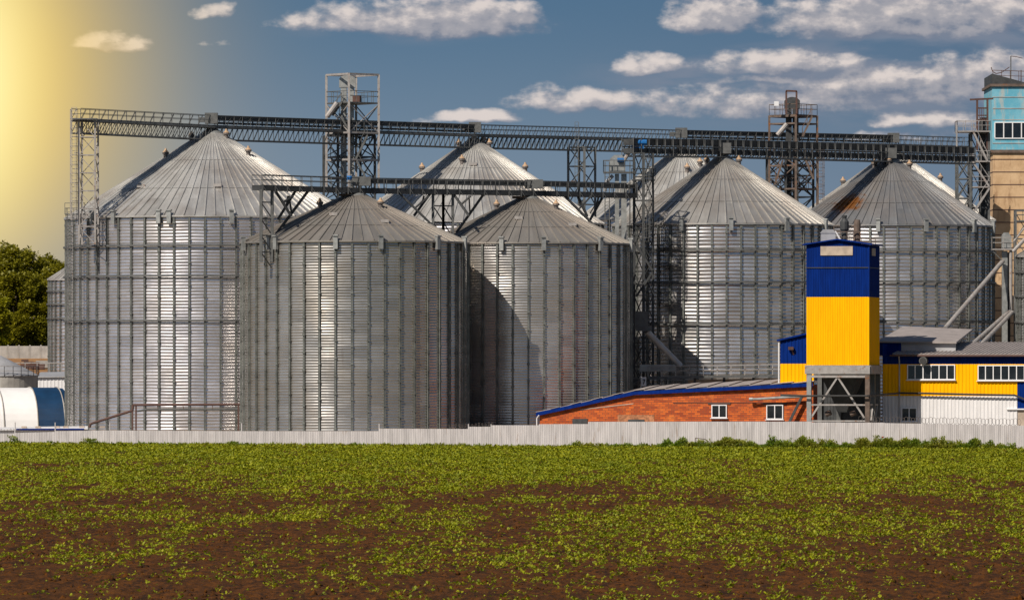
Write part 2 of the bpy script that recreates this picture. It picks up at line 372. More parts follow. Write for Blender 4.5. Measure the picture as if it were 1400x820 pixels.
def fence_y(x): return 567.8+(x+47.3)*(531.3-567.8)/(44.2+47.3)
def vnoise(x, y, seed=0):
    r = np.random.default_rng(seed).random((64, 64)); xi = np.floor(x).astype(int); yi = np.floor(y).astype(int); fx = x-xi; fy = y-yi
    fx = fx*fx*(3-2*fx); fy = fy*fy*(3-2*fy); g = lambda a, b: r[a % 64, b % 64]
    return (g(xi, yi)*(1-fx)+g(xi+1, yi)*fx)*(1-fy)+(g(xi, yi+1)*(1-fx)+g(xi+1, yi+1)*fx)*fy
# field: ploughed soil as a finely broken sheet
NR, NC = 1000, 520
dd = np.linspace(0, 1, NR); dd = 140+(dd**1.25)*430; tt = np.linspace(-1, 1, NC)
fx_ = tt[None, :]*(dd[:, None]*.098+6); fy_ = np.repeat(dd[:, None], NC, 1); fy_ = fy_+(RNG.random(fy_.shape)-.5)*.3
lim = fence_y(fx_)-.25; fy_ = np.minimum(fy_, lim)
fz_ = .0+.07*vnoise(fx_*1.1, fy_*.3, 1)+.07*vnoise(fx_*3.1, fy_*1.1, 2)+.07*RNG.random(fx_.shape)
idx = np.arange(NR*NC).reshape(NR, NC)
quads = np.stack([idx[:-1, :-1], idx[:-1, 1:], idx[1:, 1:], idx[1:, :-1]], -1).reshape(-1, 4)
tag(npmesh('field', np.stack([fx_, fy_, fz_], -1).reshape(-1, 3), quads, M_soil), kind='structure')

def leaves(cen, size, tilt, name, mat, per, up=0.03, parent=None, seed=3, aspect=.62):
    """cen: (n,3) plant bases; each gets `per` small pointed leaves"""
    r = np.random.default_rng(seed); n = len(cen)*per
    c = np.repeat(cen, per, 0); s = np.repeat(size, per)*r.uniform(.6, 1.25, n)
    a = r.uniform(0, 2*math.pi, n); el = r.uniform(tilt[0], tilt[1], n)
    d = np.stack([np.cos(a)*np.cos(el), np.sin(a)*np.cos(el), np.sin(el)], -1)
    roll = r.uniform(-.5, .5, n); side = np.stack([-np.sin(a), np.cos(a), roll], -1); side /= np.linalg.norm(side, axis=1)[:, None]
    base = c+d*(s*.25)[:, None]; base[:, 2] += up*r.random(n)
    tip = base+d*s[:, None]; mid = base+d*(s*.5)[:, None]; mid[:, 2] += s*.08
    L = mid+side*(s*aspect*.5)[:, None]; Rr = mid-side*(s*aspect*.5)[:, None]
    V_ = np.stack([base, L, tip, Rr], 1).reshape(-1, 3); F_ = np.arange(n*4).reshape(-1, 4)
    return npmesh(name, V_, F_, mat, parent)
n = 620000
t = RNG.random(n); yy = np.sqrt(145**2+t*(570**2-145**2)); xx = (RNG.random(n)*2-1)*(yy*.097+5)
band = vnoise(xx/15+5, yy/55+3, 5)*.20+vnoise(xx/3.6, yy/30, 6)*.30+vnoise(xx/1.2, yy/12, 7)*.28+vnoise(xx/.45, yy/4.5, 8)*.22+(vnoise(xx/11, yy/5.5, 15)-.5)*.16
rowy = Y0+HC*F/yy
def bump_(c, w_): return np.exp(-((rowy-c)/w_)**2)
bias = .13*np.clip((rowy-645)/110, 0, 1)+.07*bump_(690, 14)+.03*bump_(738, 9)+.07*bump_(808, 20)-.07*bump_(712, 9)-.05*bump_(765, 16)-.22*bump_(612, 34)
pk_ = np.clip((band-bias-.28)/.46, 0.07, 1)
keep = RNG.random(n) < pk_**1.25
keep &= yy < fence_y(xx)-.3
cen = np.stack([xx, yy, np.full(n, .07)], -1)[keep]
dens = np.clip((cen[:, 1]-145)/400, 0, 1)
drop = RNG.random(len(cen)) < .32+.32*dens
cen = cen[~drop]; sz = RNG.uniform(.055, .15, len(cen))*(1+.55*np.clip((cen[:, 1]-200)/350, 0, 1))
print('plants', len(cen))
tag(leaves(cen, sz, (.05, .95), 'crop_plants', M_crop, 6, .05), 'young green crop seedlings in patchy rows across the brown field', 'crop', kind='stuff')
# clods
n = 26000; t = RNG.random(n); yy = np.sqrt(145**2+t*(420**2-145**2)); xx = (RNG.random(n)*2-1)*(yy*.097+5); r = RNG.uniform(.03, .09, n)*(1+.9*(RNG.random(n) > .93))
oc = np.array([[1, 0, 0], [0, 1, 0], [-1, 0, 0], [0, -1, 0], [0, 0, 1], [0, 0, -1]], float)
V_ = (oc[None]*r[:, None, None]*RNG.uniform(.6, 1.3, (n, 6, 1)))+np.stack([xx, yy, np.full(n, .09)], -1)[:, None]
fo = np.array([[0, 1, 4], [1, 2, 4], [2, 3, 4], [3, 0, 4], [1, 0, 5], [2, 1, 5], [3, 2, 5], [0, 3, 5]])
tag(npmesh('soil_clods', V_.reshape(-1, 3), (fo[None]+6*np.arange(n)[:, None, None]).reshape(-1, 3), M_soil), 'loose brown clods of earth lying across the crop field', 'soil', kind='stuff')

# ------------------------------------------------------------------ silos
def polar(c, r, a, z): return Vector((c[0]+r*math.sin(a), c[1]-r*math.cos(a), z))   # a=0 faces the camera, positive to the right
def silo(label, px, d, rpx, ye, ya, N, per, rings, vents, brackets, z0=0., capr=1.0, wallcol=(.70, .68, .70), roofcol=(.64, .63, .60), tint=.25, wr=.25, rm=.7, name='grain_silo', hatch=(), rustspot=False, jitter=0.):
    sc = F/d; r = rpx/sc; c = (X(px, d), d); ze = Z(ye, d); za = Z(ya, d)
    root = thing(name, (c[0], c[1], z0), label, 'silo', 'corrugated steel grain silos')
    # corrugated wall
    na = 2*N if N > 30 else 3*N; H = ze-z0; rows = int(H/per*6); zz = np.linspace(z0, ze, rows+1); aa = np.arange(na)*2*math.pi/na
    ph = 1.4*vnoise((aa*na/(4*math.pi)*.9)[None, :]+0*zz[:, None]+px*.01, (zz/2.3)[:, None]+0*aa[None, :], 31)+0.4*RNG.random(na)[None, :]
    am = .052+.014*vnoise((aa*na/(2*math.pi)*.31)[None, :]+0*zz[:, None], (zz/1.15)[:, None]+0*aa[None, :]+px*.1, 33)
    rr = r-.03+am*per*np.sin(2*math.pi*zz[:, None]/per+ph)
    V_ = np.stack([c[0]+rr*np.sin(aa)[None, :], c[1]-rr*np.cos(aa)[None, :], np.repeat(zz[:, None], na, 1)], -1).reshape(-1, 3)
    idx = np.arange((rows+1)*na).reshape(rows+1, na); nxt = np.roll(idx, -1, 1)
    q = np.stack([idx[:-1], nxt[:-1], nxt[1:], idx[1:]], -1).reshape(-1, 4)
    off_ = px*.37
    wm = sheet_metal('silo_wall_sheet', N, 1.15, wallcol, wr, .80, .26, seed=off_, tintamt=tint, fine=1.6/per)
    npmesh('wall', V_, q, wm, root, smooth=True)
    # roof: one flat sheet per sector, standing seams, two laps
    sl = (za-ze)/r; ro = r+.22; m = MB(); tlist = [ro, r*.70, r*.38, capr]
    NR_ = int(N*1.5)
    for k in range(NR_):
        a0 = 2*math.pi*k/NR_; a1 = 2*math.pi*(k+1)/NR_
        for j in range(3):
            r0, r1 = tlist[j], tlist[j+1]; up0 = .03*j
            A = polar(c, r0, a0, za-sl*r0+up0); B = polar(c, r0, a1, za-sl*r0+up0); C_ = polar(c, r1, a1, za-sl*r1+up0+.0); D_ = polar(c, r1, a0, za-sl*r1+up0)
            m.add([A, B, C_, D_], [(0, 1, 2, 3)])
        m.bar(polar(c, ro+.03, a0, za-sl*ro+.05), polar(c, capr, a0, za-sl*capr+.08), .08, .11)
        m.bar(polar(c, ro, a0, za-sl*ro-.02), polar(c, ro, a1, za-sl*ro-.02), .04, .16)
    rmat = sheet_metal('silo_roof_sheet', int(N*1.5), 3.0, roofcol, .46, rm, .20, tint=(.36, .31, .27), tintamt=.3, fine=.8, rustspot=rustspot)
    m.build('roof', rmat, root)
    zc = za-sl*capr
    MB().lathe((c[0], c[1], zc), [(capr+.12, -.05), (capr+.12, .12), (capr*.65, .42), (capr*.5, .62), (.3, .66)], 20).build('roof_cap', M_steel, root)
    # stiffeners
    lim = R(104); zs = z0+.0
    sm = MB(); h = H-.1
    sm.box((c[0], c[1]-r-.075, z0+h/2), (.17, .11, h)); sm.box((c[0]-.07, c[1]-r-.14, z0+h/2), (.035, .05, h)); sm.box((c[0]+.07, c[1]-r-.14, z0+h/2), (.035, .05, h))
    z = .9
    st = None
    variants = []
    for off in (0, .55, 1.1):
        v = MB(); v.v = list(sm.v); v.f = list(sm.f); z = z0+.7+off
        while z < ze-.5: v.box((c[0], c[1]-r-.16, z), (.27, .10, .20)); z += 2.25 if per > .3 else 1.7
        variants.append(v)
    built = {}
    for k in range(N):
        a = 2*math.pi*k/N+math.pi/N*.0
        a = (a+math.pi) % (2*math.pi)-math.pi
        if abs(a) > lim: continue
        vi = k % 3
        if vi not in built: o = variants[vi].build('stiffener', M_stiff, root); built[vi] = o
        else: o = built[vi].copy(); COL.objects.link(o); o.parent = root
        o.rotation_euler = (0, 0, a)
    # rings
    for yr in rings:
        zr = Z(yr, d); rg = MB(); n_ = N
        for k in range(n_): rg.bar(polar(c, r+.27, 2*math.pi*k/n_, zr), polar(c, r+.27, 2*math.pi*(k+1)/n_, zr), .11, .17)
        rg.build('wind_ring', M_mid, root)
    rg = MB()
    for k in range(N): rg.bar(polar(c, r+.10, 2*math.pi*k/N, ze-.14), polar(c, r+.10, 2*math.pi*(k+1)/N, ze-.14), .14, .14)
    rg.build('eave_ring', M_mid, root)
    for vx, vy in vents:     # ventilators on the roof by picture place
        x = X(vx, d)-c[0]; z = Z(vy, d); rad = (za-z)/sl
        rad = max(rad, abs(x)+.05); yv = -math.sqrt(max(rad*rad-x*x, 0)); p = (c[0]+x, c[1]+yv, za-sl*rad)
        v = MB().lathe(p, [(.22, -.25), (.22, .35), (.34, .40), (.34, .58)], 12).build('roof_vent', M_vent, root)
        MB().lathe(p, [(.33, .58), (.15, .78), (.08, .98)], 12).build('vent_cap', M_ventcap, root)
    for bx in brackets:
        a = math.asin(max(-1, min(1, (bx-px)/rpx))); p = polar(c, r+.30, a, ze+.05)
        u = Vector((math.cos(a), math.sin(a), 0))
        b = MB(); b.box(p+Vector((0, 0, -.30)), (.42, .32, 1.25), u); b.box(p+Vector((0, 0, .38)), (.5, .55, .14), u); b.build('eave_bracket', M_steel, root)
    for hx, hy in hatch:
        x = X(hx, d)-c[0]; z = Z(hy, d); rad = (za-z)/sl; rad = max(rad, abs(x)+.05); yv = -math.sqrt(rad*rad-x*x)
        MB().box((c[0]+x, c[1]+yv, za-sl*rad+.12), (.8, .6, .3)).build('roof_hatch', M_light, root)
    return root, c, r, ze, za
S1 = silo('largest silo at the far left, under the end of the long overhead conveyor', 290, 624, 199, 298, 175, 60, .32, (339, 379.5, 439), [(262, 187), (228, 217), (341, 214), (310, 190)], (138, 168, 229, 243, 325), hatch=((199, 259), (304, 259)))
S2 = silo('silo with low brownish roof at the front, left one of the two front silos', 485, 600, 154.5, 331, 262, 44, .27, (), [(438, 285), (521, 285)], (339, 375, 384, 464, 523, 597, 632), wallcol=(.50, .485, .46), roofcol=(.33, .31, .28), tint=.35, rm=.6, hatch=((458, 296), (528, 306)))
S3 = silo('front silo right of the low brown-roofed one, with a big curved shadow on its wall', 722, 616, 141.5, 333, 266, 42, .27, (), [(679, 285), (760, 287)], (687, 742, 817, 858), wallcol=(.52, .505, .485), roofcol=(.33, .31, .28), tint=.3, rm=.6, hatch=((709, 301), (782, 310)))
S4 = silo('big silo behind the two front silos, only its pale pointed roof showing', 648, 652, 176, 305, 188, 54, .36, (345, 385), [(627, 197), (661, 195), (669, 197), (632, 226), (577, 230), (718, 229)], (), hatch=((647, 228),))
S5 = silo('large silo left of the blue and yellow tower, ladder up its left side', 988, 640, 149, 307, 211, 48, .38, (344.5, 387, 444), [(966, 219), (1010, 221)], (930, 994, 1068, 1122), roofcol=(.50, .485, .455), wallcol=(.64, .63, .63))
S6 = silo('silo standing behind the ladder silo, a slice of its grey roof showing', 932, 676, 143, 299, 200, 48, .42, (340,), [(956, 229), (938, 237)], ())
S7 = silo('large silo right of the blue and yellow tower, rust patch on its roof', 1218, 662, 140, 308.5, 214, 48, .38, (345.5, 387, 440), [(1214, 226), (1195, 226), (1243, 229)], (1193, 1256, 1322, 1351), roofcol=(.30, .305, .31), wallcol=(.60, .59, .60), rustspot=True)
S8 = silo('rearmost silo, its pale roof edge rising behind the rust-patched silo', 1222, 698, 136, 300, 204, 48, .42, (340,), [(1152, 242), (1285, 240)], ())

def railing(m, P, Q, h=1.1, step=1.2, w=.05):
    P = Vector(P); Q = Vector(Q); L = (Q-P).length; n = max(1, int(L/step)); up = Vector((0, 0, 1))
    for i in range(n+1): q = P.lerp(Q, i/n); m.bar(q, q+up*h, w)
    m.bar(P+up*h, Q+up*h, w*1.2); m.bar(P+up*h*.55, Q+up*h*.55, w)
def truss(m, P, Q, depth, step=1.1, w=.08, chord=.14):
    P = Vector(P); Q = Vector(Q); L = (Q-P).length; n = max(1, int(L/step)); dn = Vector((0, 0, -depth))
    m.bar(P, Q, chord); m.bar(P+dn, Q+dn, chord)
    for i in range(n+1):
        a = P.lerp(Q, i/n); m.bar(a, a+dn, w)
        if i < n: b = P.lerp(Q, (i+1)/n); (m.bar(a+dn, b, w) if i % 2 else m.bar(a+dn, b, w))
def ladder(m, P, Q, side, w=.45, t=.05):
    P = Vector(P); Q = Vector(Q); s = Vector(side).normalized()*w/2; m.bar(P-s, Q-s, t); m.bar(P+s, Q+s, t); n = int((Q-P).length/.35)
    for i in range(n+1): q = P.lerp(Q, i/max(n, 1)); m.bar(q-s, q+s, t*.8)
def cage(m, P, Q, out, r=.42):
    P = Vector(P); Q = Vector(Q); o = Vector(out).normalized(); s = Vector((-o.y, o.x, 0)); n = int((Q-P).length/.9); prev = None
    for i in range(n+1):
        q = P.lerp(Q, i/max(n, 1)); ring = [q+s*r*math.cos(t)+o*r*1.6*math.sin(t) for t in (0, .8, 1.57, 2.34, 3.14)]
        for a, b in zip(ring[:-1], ring[1:]): m.bar(a, b, .05)
        if prev:
            for a, b in zip(prev, ring): m.bar(a, b, .04)
        prev = ring
def stairs(m, P, Q, side, w=.8):
    P = Vector(P); Q = Vector(Q); s = Vector(side).normalized()*w/2; m.bar(P-s, Q-s, .09, .2); m.bar(P+s, Q+s, .09, .2)
    n = int((Q-P).length/.3)
    for i in range(n+1): q = P.lerp(Q, i/max(1, n)); m.bar(q-s, q+s, .2, .04)
    for ss in (-s, s):
        m.bar(P+ss+Vector((0, 0, 1)), Q+ss+Vector((0, 0, 1)), .05); k = max(1, int((Q-P).length/1.2))
        for i in range(k+1): q = P.lerp(Q, i/k)+ss; m.bar(q, q+Vector((0, 0, 1)), .04)

# ------------------------------------------------------------------ overhead conveyor galleries
def lat(P, Q):
    d = (Q-P); d.z = 0; d.normalize(); return Vector((-d.y, d.x, 0))
def interp(tbl, px):
    tbl = sorted(tbl)
    for a, b in zip(tbl[:-1], tbl[1:]):
        if px <= b[0]: break
    t = (px-a[0])/(b[0]-a[0]); 
    return tuple(a[i]+(b[i]-a[i])*t for i in range(1, len(a)))
def apt(tbl, px): y, d = interp(tbl, px); return at(px, y, d)

A_T = [(104, 163, 612), (290, 172.5, 624), (655, 184.5, 652), (932, 191.5, 676), (1222, 198, 698), (1322, 201, 706)]
A = thing('conveyor_gallery', at(655, 184.5, 652), 'long upper conveyor gallery of open lattice trusswork running over the rear silo row', 'conveyor', 'overhead conveyor galleries')
WID = .75
segs = [104, 290, 470, 655, 795, 932, 1090, 1222, 1322]
dk = MB()
for a, b in zip(segs[:-1], segs[1:]):
    P, Q = apt(A_T, a), apt(A_T, b); L = lat(P, Q)*WID
    c = (P+Q)/2; dk.bar(P, Q, WID*2, .16)
    for s in (-1, 1):
        t = MB(); truss(t, P+L*s-Vector((0, 0, .15)), Q+L*s-Vector((0, 0, .15)), 1.25, .72, .06, .13); t.build('truss', M_mid, A)
        rl = MB(); railing(rl, P+L*s, Q+L*s, 1.05, 1.15, .05); [rl.bar(P.lerp(Q, i/14)+L*s, P.lerp(Q, (i+.5)/14)+L*s+Vector((0, 0, 1.0)), .04) for i in range(14)]; rl.build('handrail', M_mid, A)
dk.build('walkway', M_mid, A)
for a, b, hz in ((290, 470, .80), (470, 652, .80), (932, 1090, .78), (1090, 1222, .78)):
    P, Q = apt(A_T, a), apt(A_T, b); L = lat(P, Q)*.35; hb = MB()
    hb.bar(P-L+Vector((0, 0, .85)), Q-L+Vector((0, 0, .85)), .7, .42); hb.bar(P-L+Vector((0, 0, .3)), Q-L+Vector((0, 0, .3)), .6, .2)
    n_ = int((Q-P).length/1.3)
    for i in range(n_+1): q = P.lerp(Q, i/n_)-L; hb.box(q+Vector((0, 0, .6)), (.12, .75, .9))
    hb.build('conveyor_housing', M_dark, A)
for px in (288, 648, 930, 1220):
    p = apt(A_T, px); d_ = MB(); d_.box(p+Vector((.1, -.5, .75)), (1.3, 1.0, 1.1)); d_.box(p+Vector((-.9, -.6, .6)), (.6, .6, .5)); d_.build('drive_unit', M_mid, A)
    d_ = MB().tube([p+Vector((0, 0, -.2)), p+Vector((0, 0, -1.6))], .3, 10).build('chute', M_pipe, A)

B_T = [(858, 207, 628), (988, 208.5, 640), (1218, 215, 662), (1328, 218, 673)]
Bt = thing('conveyor_gallery', at(1100, 211, 651), 'dark double-deck conveyor gallery crossing the roofs of the two right-hand front silos', 'conveyor', 'overhead conveyor galleries')
sg = [858, 988, 1103, 1218, 1326]
for a, b in zip(sg[:-1], sg[1:]):
    P, Q = apt(B_T, a), apt(B_T, b); L = lat(P, Q)*.75
    for z, h, nm in ((.95, .62, 'upper_housing'), (.05, .55, 'lower_housing')):
        hb = MB(); hb.bar(P+Vector((0, 0, z)), Q+Vector((0, 0, z)), 1.1, h); n_ = int((Q-P).length/1.25)
        for i in range(n_+1): q = P.lerp(Q, i/n_); hb.bar(q-lat(P, Q)*.6+Vector((0, 0, z-h*.55)), q-lat(P, Q)*.6+Vector((0, 0, z+h*.55)), .11)
        hb.build(nm, M_dark, Bt)
    for s in (-1, 1):
        t = MB(); P2 = P+L*s; Q2 = Q+L*s; n_ = int((Q-P).length/1.25)
        t.bar(P2+Vector((0, 0, -.5)), Q2+Vector((0, 0, -.5)), .13); t.bar(P2+Vector((0, 0, .5)), Q2+Vector((0, 0, .5)), .10); t.bar(P2+Vector((0, 0, 1.3)), Q2+Vector((0, 0, 1.3)), .07)
        for i in range(n_+1): q = P2.lerp(Q2, i/n_); t.bar(q+Vector((0, 0, -.5)), q+Vector((0, 0, 1.3)), .09)
        for i in range(n_): t.bar(P2.lerp(Q2, i/n_)+Vector((0, 0, -.5)), P2.lerp(Q2, (i+.5)/n_)+Vector((0, 0, -.15)), .07)
        t.build('side_frame', M_mid, Bt)
for px in (988, 1214):
    p = apt(B_T, px); MB().box(p+Vector((-.1, -.95, .4)), (1.9, .6, 1.1)).build('inspection_box', M_mid, Bt); MB().tube([p, p+Vector((0, 0, -1.1))], .4, 10).build('chute', M_dark, Bt)
p = at(872, 199, 629); g_ = MB(); g_.box(p, (1.2, .8, .7)); g_.bar(p+Vector((-.5, -.3, .3)), p+Vector((.9, -.3, .3)), .6, .6, 10); g_.build('drive_motor', M_bluegear, Bt)

C_T = [(352, 258, 591.4), (485, 262, 600), (722, 265.5, 616), (866, 269, 626)]
Cg = thing('conveyor_gallery', at(610, 264, 608), 'lower conveyor gallery resting over the roofs of the two front silos', 'conveyor', 'overhead conveyor galleries')
sg = [352, 485, 604, 722, 864]
for a, b in zip(sg[:-1], sg[1:]):
    P, Q = apt(C_T, a), apt(C_T, b); L = lat(P, Q)*.8
    dkk = MB(); dkk.bar(P+Vector((0, 0, .1)), Q+Vector((0, 0, .1)), 1.6, .5); n_ = int((Q-P).length/1.5)
    for i in range(n_+1):
        q = P.lerp(Q, i/n_)-L; dkk.bar(q+Vector((0, 0, -.3)), q+Vector((0, 0, .4)), .12); dkk.bar(q+Vector((0, -.25, .3)), q+Vector((.35, -.25, -.25)), .07)
    dkk.build('lower_housing', M_dark, Cg)
    if a >= 485:
        hb = MB(); hb.bar(P+Vector((0, 0, 1.02)), Q+Vector((0, 0, 1.02)), 1.0, .42); n_ = int((Q-P).length/1.5)
        for i in range(n_+1): q = P.lerp(Q, i/n_)-L*.75; hb.bar(q+Vector((0, 0, .2)), q+Vector((0, 0, 1.32)), .10)
        hb.build('upper_housing', M_dark, Cg)
    for s in (-1, 1):
        t = MB(); railing(t, P+L*s+Vector((0, 0, .3)), Q+L*s+Vector((0, 0, .3)), 1.02, 1.15, .06); t.build('handrail', M_mid, Cg)
for px in (486, 722):
    p = apt(C_T, px); d_ = MB(); d_.box(p+Vector((.6, -.3, 1.0)), (1.8, .9, .9)); d_.build('drive_unit', M_mid, Cg)
    MB().box(p+Vector((-.8, -.9, -.35)), (1.6, .3, .25)).build('drip_tray', M_rust, Cg)
for px in (478, 503): 
    p = apt(C_T, px); MB().lathe(p+Vector((0, -.9, 1.1)), [(.22, 0), (.3, .25), (.2, .4)], 10).build('motor', M_bluegear, Cg)
def support(px_l, px_r, py, w=.26):   # pair of braced legs under the lower gallery
    for px in (px_l, px_r):
        p = apt(C_T, px); q = Vector((p.x, p.y, Z(py, p.y)))
        for s in (-.7, .7): MB().bar(p+Vector((0, s, -.1)), q+Vector((0, s, 0)), w).build('leg', M_mid, Cg)
    m = MB(); a = apt(C_T, px_l); b = apt(C_T, px_r); z = a.z-1.3; up = 0
    while z > Z(py, a.y)+.5:
        m.bar((a.x, a.y-.7, z), (b.x, b.y-.7, z), .12); m.bar((a.x, a.y-.7, z), (b.x, b.y-.7, z-1.5), .09); z -= 1.6
    m.build('bracing', M_mid, Cg)
support(357, 372, 358); support(592, 606, 322); support(606, 619, 322)
def vee(x0, x1, xm, yb, yt=268, w=.2):
    a, b = apt(C_T, x0), apt(C_T, x1); d = (a.y+b.y)/2; mid = at(xm, yb, d)
    m = MB(); 
    for s in (-.7, .7): m.bar(a+Vector((0, s, -.1)), mid+Vector((0, s, 0)), w); m.bar((a+mid)/2+Vector((0, s, 0)), at((x0+3*xm)/4+8, yt, d)+Vector((0, s, 0)), w*.7)
    m.build('brace', M_dark, Cg)
vee(421, 400, 376, 322); vee(376, 400, 398, 295); vee(404, 400, 380, 300)
vee(546, 560, 589, 306); vee(661, 640, 624, 318); vee(620, 600, 641, 295); vee(588, 580, 566, 295)
vee(772, 790, 810, 306); vee(824, 800, 806, 302); vee(790, 800, 803, 296)

# ------------------------------------------------------------------ lattice towers
def lattice(root, corners, z0, z1, bay, post=.25, br=.09, mat=None, mode='X', matb=None, faces=(0, 1, 2, 3)):
    mat = mat or M_mid; matb = matb or mat
    for c in corners: MB().bar((c[0], c[1], z0), (c[0], c[1], z1), post).build('leg', mat, root)
    m = MB(); n = max(1, round((z1-z0)/bay)); h = (z1-z0)/n
    for i in range(n):
        za = z0+i*h; zb = za+h
        for k in faces:
            a = corners[k]; b = corners[(k+1) % 4]
            m.bar((*a, zb), (*b, zb), br*1.3)
            if mode == 'X' or i % 2: m.bar((*a, za), (*b, zb), br)
            if mode == 'X' or i % 2 == 0: m.bar((*b, za), (*a, zb), br)
    m.build('bracing', matb, root)
def quad4(d, L_, F_, R_):      # corners (left, front, right, back) from picture columns and the depth of the front corner
    f = Vector((X(F_, d), d)); l = (L_-F_)*d/F; r = (R_-F_)*d/F
    return [(f.x+l, f.y+r), (f.x, f.y), (f.x+r, f.y-l), (f.x+l+r, f.y+r-l)]
def platform(root, cs, z, mat, ext=.25, rail=1.1):
    cx = sum(c[0] for c in cs)/4; cy = sum(c[1] for c in cs)/4
    P = [Vector((c[0]+(c[0]-cx)*ext, c[1]+(c[1]-cy)*ext, z)) for c in cs]
    MB().prism(P[::-1], (0, 0, .14)).build('platform', mat, root)
    if rail:
        m = MB()
        for a, b in zip(P, P[1:]+P[:1]): railing(m, a+Vector((0, 0, .14)), b+Vector((0, 0, .14)), rail, .9, .05)
        m.build('handrail', mat, root)
def elevator(root, px, d, ytop, zbot, w=.7, mat=None, headmat=None, two=True):
    mat = mat or M_mid; x = X(px, d); z1 = Z(ytop, d)
    g = .38 if two else 0
    for s in ((-1, 1) if two else (0,)): MB().box((x+s*g, d, (z1-1.0+zbot)/2), (w*.75, w, z1-1.0-zbot)).build('casing', mat, root)
    pts = [(x-.85, d-.45, z1-1.3), (x-.85, d-.45, z1-.4)]+[(x+.85*math.cos(t), d-.45, z1-.55+.55*math.sin(t)) for t in np.linspace(math.pi*.85, .15*math.pi, 7)]+[(x+.85, d-.45, z1-.4), (x+.85, d-.45, z1-1.3)]
    MB().prism(pts, (0, .9, 0)).build('elevator_head', headmat or mat, root)

# tower over the left front silo
d = 636; cs = quad4(d, 445, 477, 517); low_ = quad4(d+1, 441, 462, 512)
T1 = thing('elevator_tower', (cs[1][0], cs[1][1], 0), 'tall grey lattice tower with pale open frame on top, between the two left silos', 'tower', 'bucket elevator towers')
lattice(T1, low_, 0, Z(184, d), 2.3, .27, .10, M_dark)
zt = Z(101, d)
for c in cs: MB().bar((*c, Z(262, d)), (*c, zt), .24).build('frame_post', M_light, T1)
m = MB()
for k in range(4):
    a, b = cs[k], cs[(k+1) % 4]; m.bar((*a, Z(181, d)), (*b, Z(181, d)), .16)
    m.bar((*a, Z(181, d)), (*b, Z(142, d)), .09); m.bar((*b, Z(181, d)), (*a, Z(142, d)), .09)
m.build('frame_beam', M_light, T1)
for z_ in (zt, Z(218, d)):
    m = MB()
    for k in range(4): m.bar((*cs[k], z_), (*cs[(k+1) % 4], z_), .2)
    m.build('frame_beam', M_light, T1)
platform(T1, cs, Z(141, d), M_mid, .02, 1.15)
platform(T1, cs, Z(183, d), M_mid, .02, 1.15)
elevator(T1, 475, d+2.3, 103, 0, .8, M_steel)
MB().tube([at(461, 141, d), at(447, 160, d)], .28, 10).build('chute', M_light, T1)
MB().box(at(488, 136, d+2)+Vector((0, 0, 0)), (.9, .6, .8)).build('motor', M_brown, T1)
sdv = Vector((.6, -.8, 0))
for (xa, ya_, xb, yb_) in ((464, 156, 478, 180), (502, 186, 487, 217), (487, 219, 502, 246), (455, 158, 467, 140), (452, 215, 470, 244)):
    m = MB(); stairs(m, at(xa, ya_, d+1), at(xb, yb_, d+1), (0, 1, 0), .9); m.build('stairs', M_mid, T1)
# rusty tower
d = 680; cs = quad4(d, 1053, 1088, 1119); low_ = quad4(d+1, 1050, 1074, 1113)
T2 = thing('elevator_tower', (cs[1][0], cs[1][1], 0), 'rusty brown lattice tower rising between the two right-hand front silos', 'tower', 'bucket elevator towers')
lattice(T2, low_, 0, Z(210, d), 2.3, .27, .11, M_dark)
for c in cs: MB().bar((*c, Z(290, d)), (*c, Z(157, d)), .24).build('frame_post', M_rust, T2)
m = MB()
for k in range(4):
    a, b = cs[k], cs[(k+1) % 4]
    for yy_ in (200, 226, 258): m.bar((*a, Z(yy_, d)), (*b, Z(yy_, d)), .17)
    m.bar((*a, Z(258, d)), (*b, Z(226, d)), .1); m.bar((*b, Z(226, d)), (*a, Z(200, d)), .1)
m.build('frame_beam', M_rust, T2)
for z_ in (Z(158.5, d), Z(168.5, d)):
    m = MB()
    for k in range(4): m.bar((*cs[k], z_), (*cs[(k+1) % 4], z_), .18)
    m.build('frame_beam', M_rust, T2)
platform(T2, cs, Z(158, d), M_rust, .0, 1.15)
elevator(T2, 1083, d+2.2, 133, 0, .85, M_dark)
m = MB(); m.bar(at(1075, 156, d), at(1075, 124.5, d), .2); m.bar(at(1089, 156, d), at(1089, 125, d), .2); m.bar(at(1074.5, 124.5, d), at(1089.5, 125, d), .2); m.build('hoist_frame', M_brown, T2)
MB().tube([at(1076, 170, d), at(1063, 185, d)], .28, 10).build('chute', M_light, T2)
for (xa, ya_, xb, yb_) in ((1110, 160, 1097, 187), (1100, 215, 1112, 245), (1070, 220, 1060, 250)):
    m = MB(); stairs(m, at(xa, ya_, d+.5), at(xb, yb_, d+.5), (0, 1, 0), .8); m.build('stairs', M_rust, T2)
platform(T2, low_, Z(258, d), M_rust, .0, 1.1)
m = MB(); ladder(m, at(1122, 300, d), at(1122, 198, d), (1, 0, 0)); cage(m, at(1122, 290, d), at(1122, 205, d), (0, -1, 0)); m.build('ladder', M_rust, T2)
MB().box(at(1061.5, 142, d), (.5, .4, .5)).build('floodlight', M_winframe, T2)
# support tower with ladder mast
d = 662; cs = quad4(d, 777, 799, 814)
T3 = thing('support_tower', (cs[1][0], cs[1][1], 0), 'slim grey support tower with a ladder sticking up above the conveyor handrail', 'tower', 'lattice support towers')
lattice(T3, cs, 0, Z(201, d), 2.0, .26, .09, M_mid, 'Z')
m = MB(); ladder(m, at(788.5, 300, d-.3), at(788.5, 167, d-.3), (1, 0, 0), .38); m.build('ladder', M_mid, T3)
MB().box(at(783.5, 250, d-1), (.5, .4, .45)).build('junction_box', M_rust, T3)
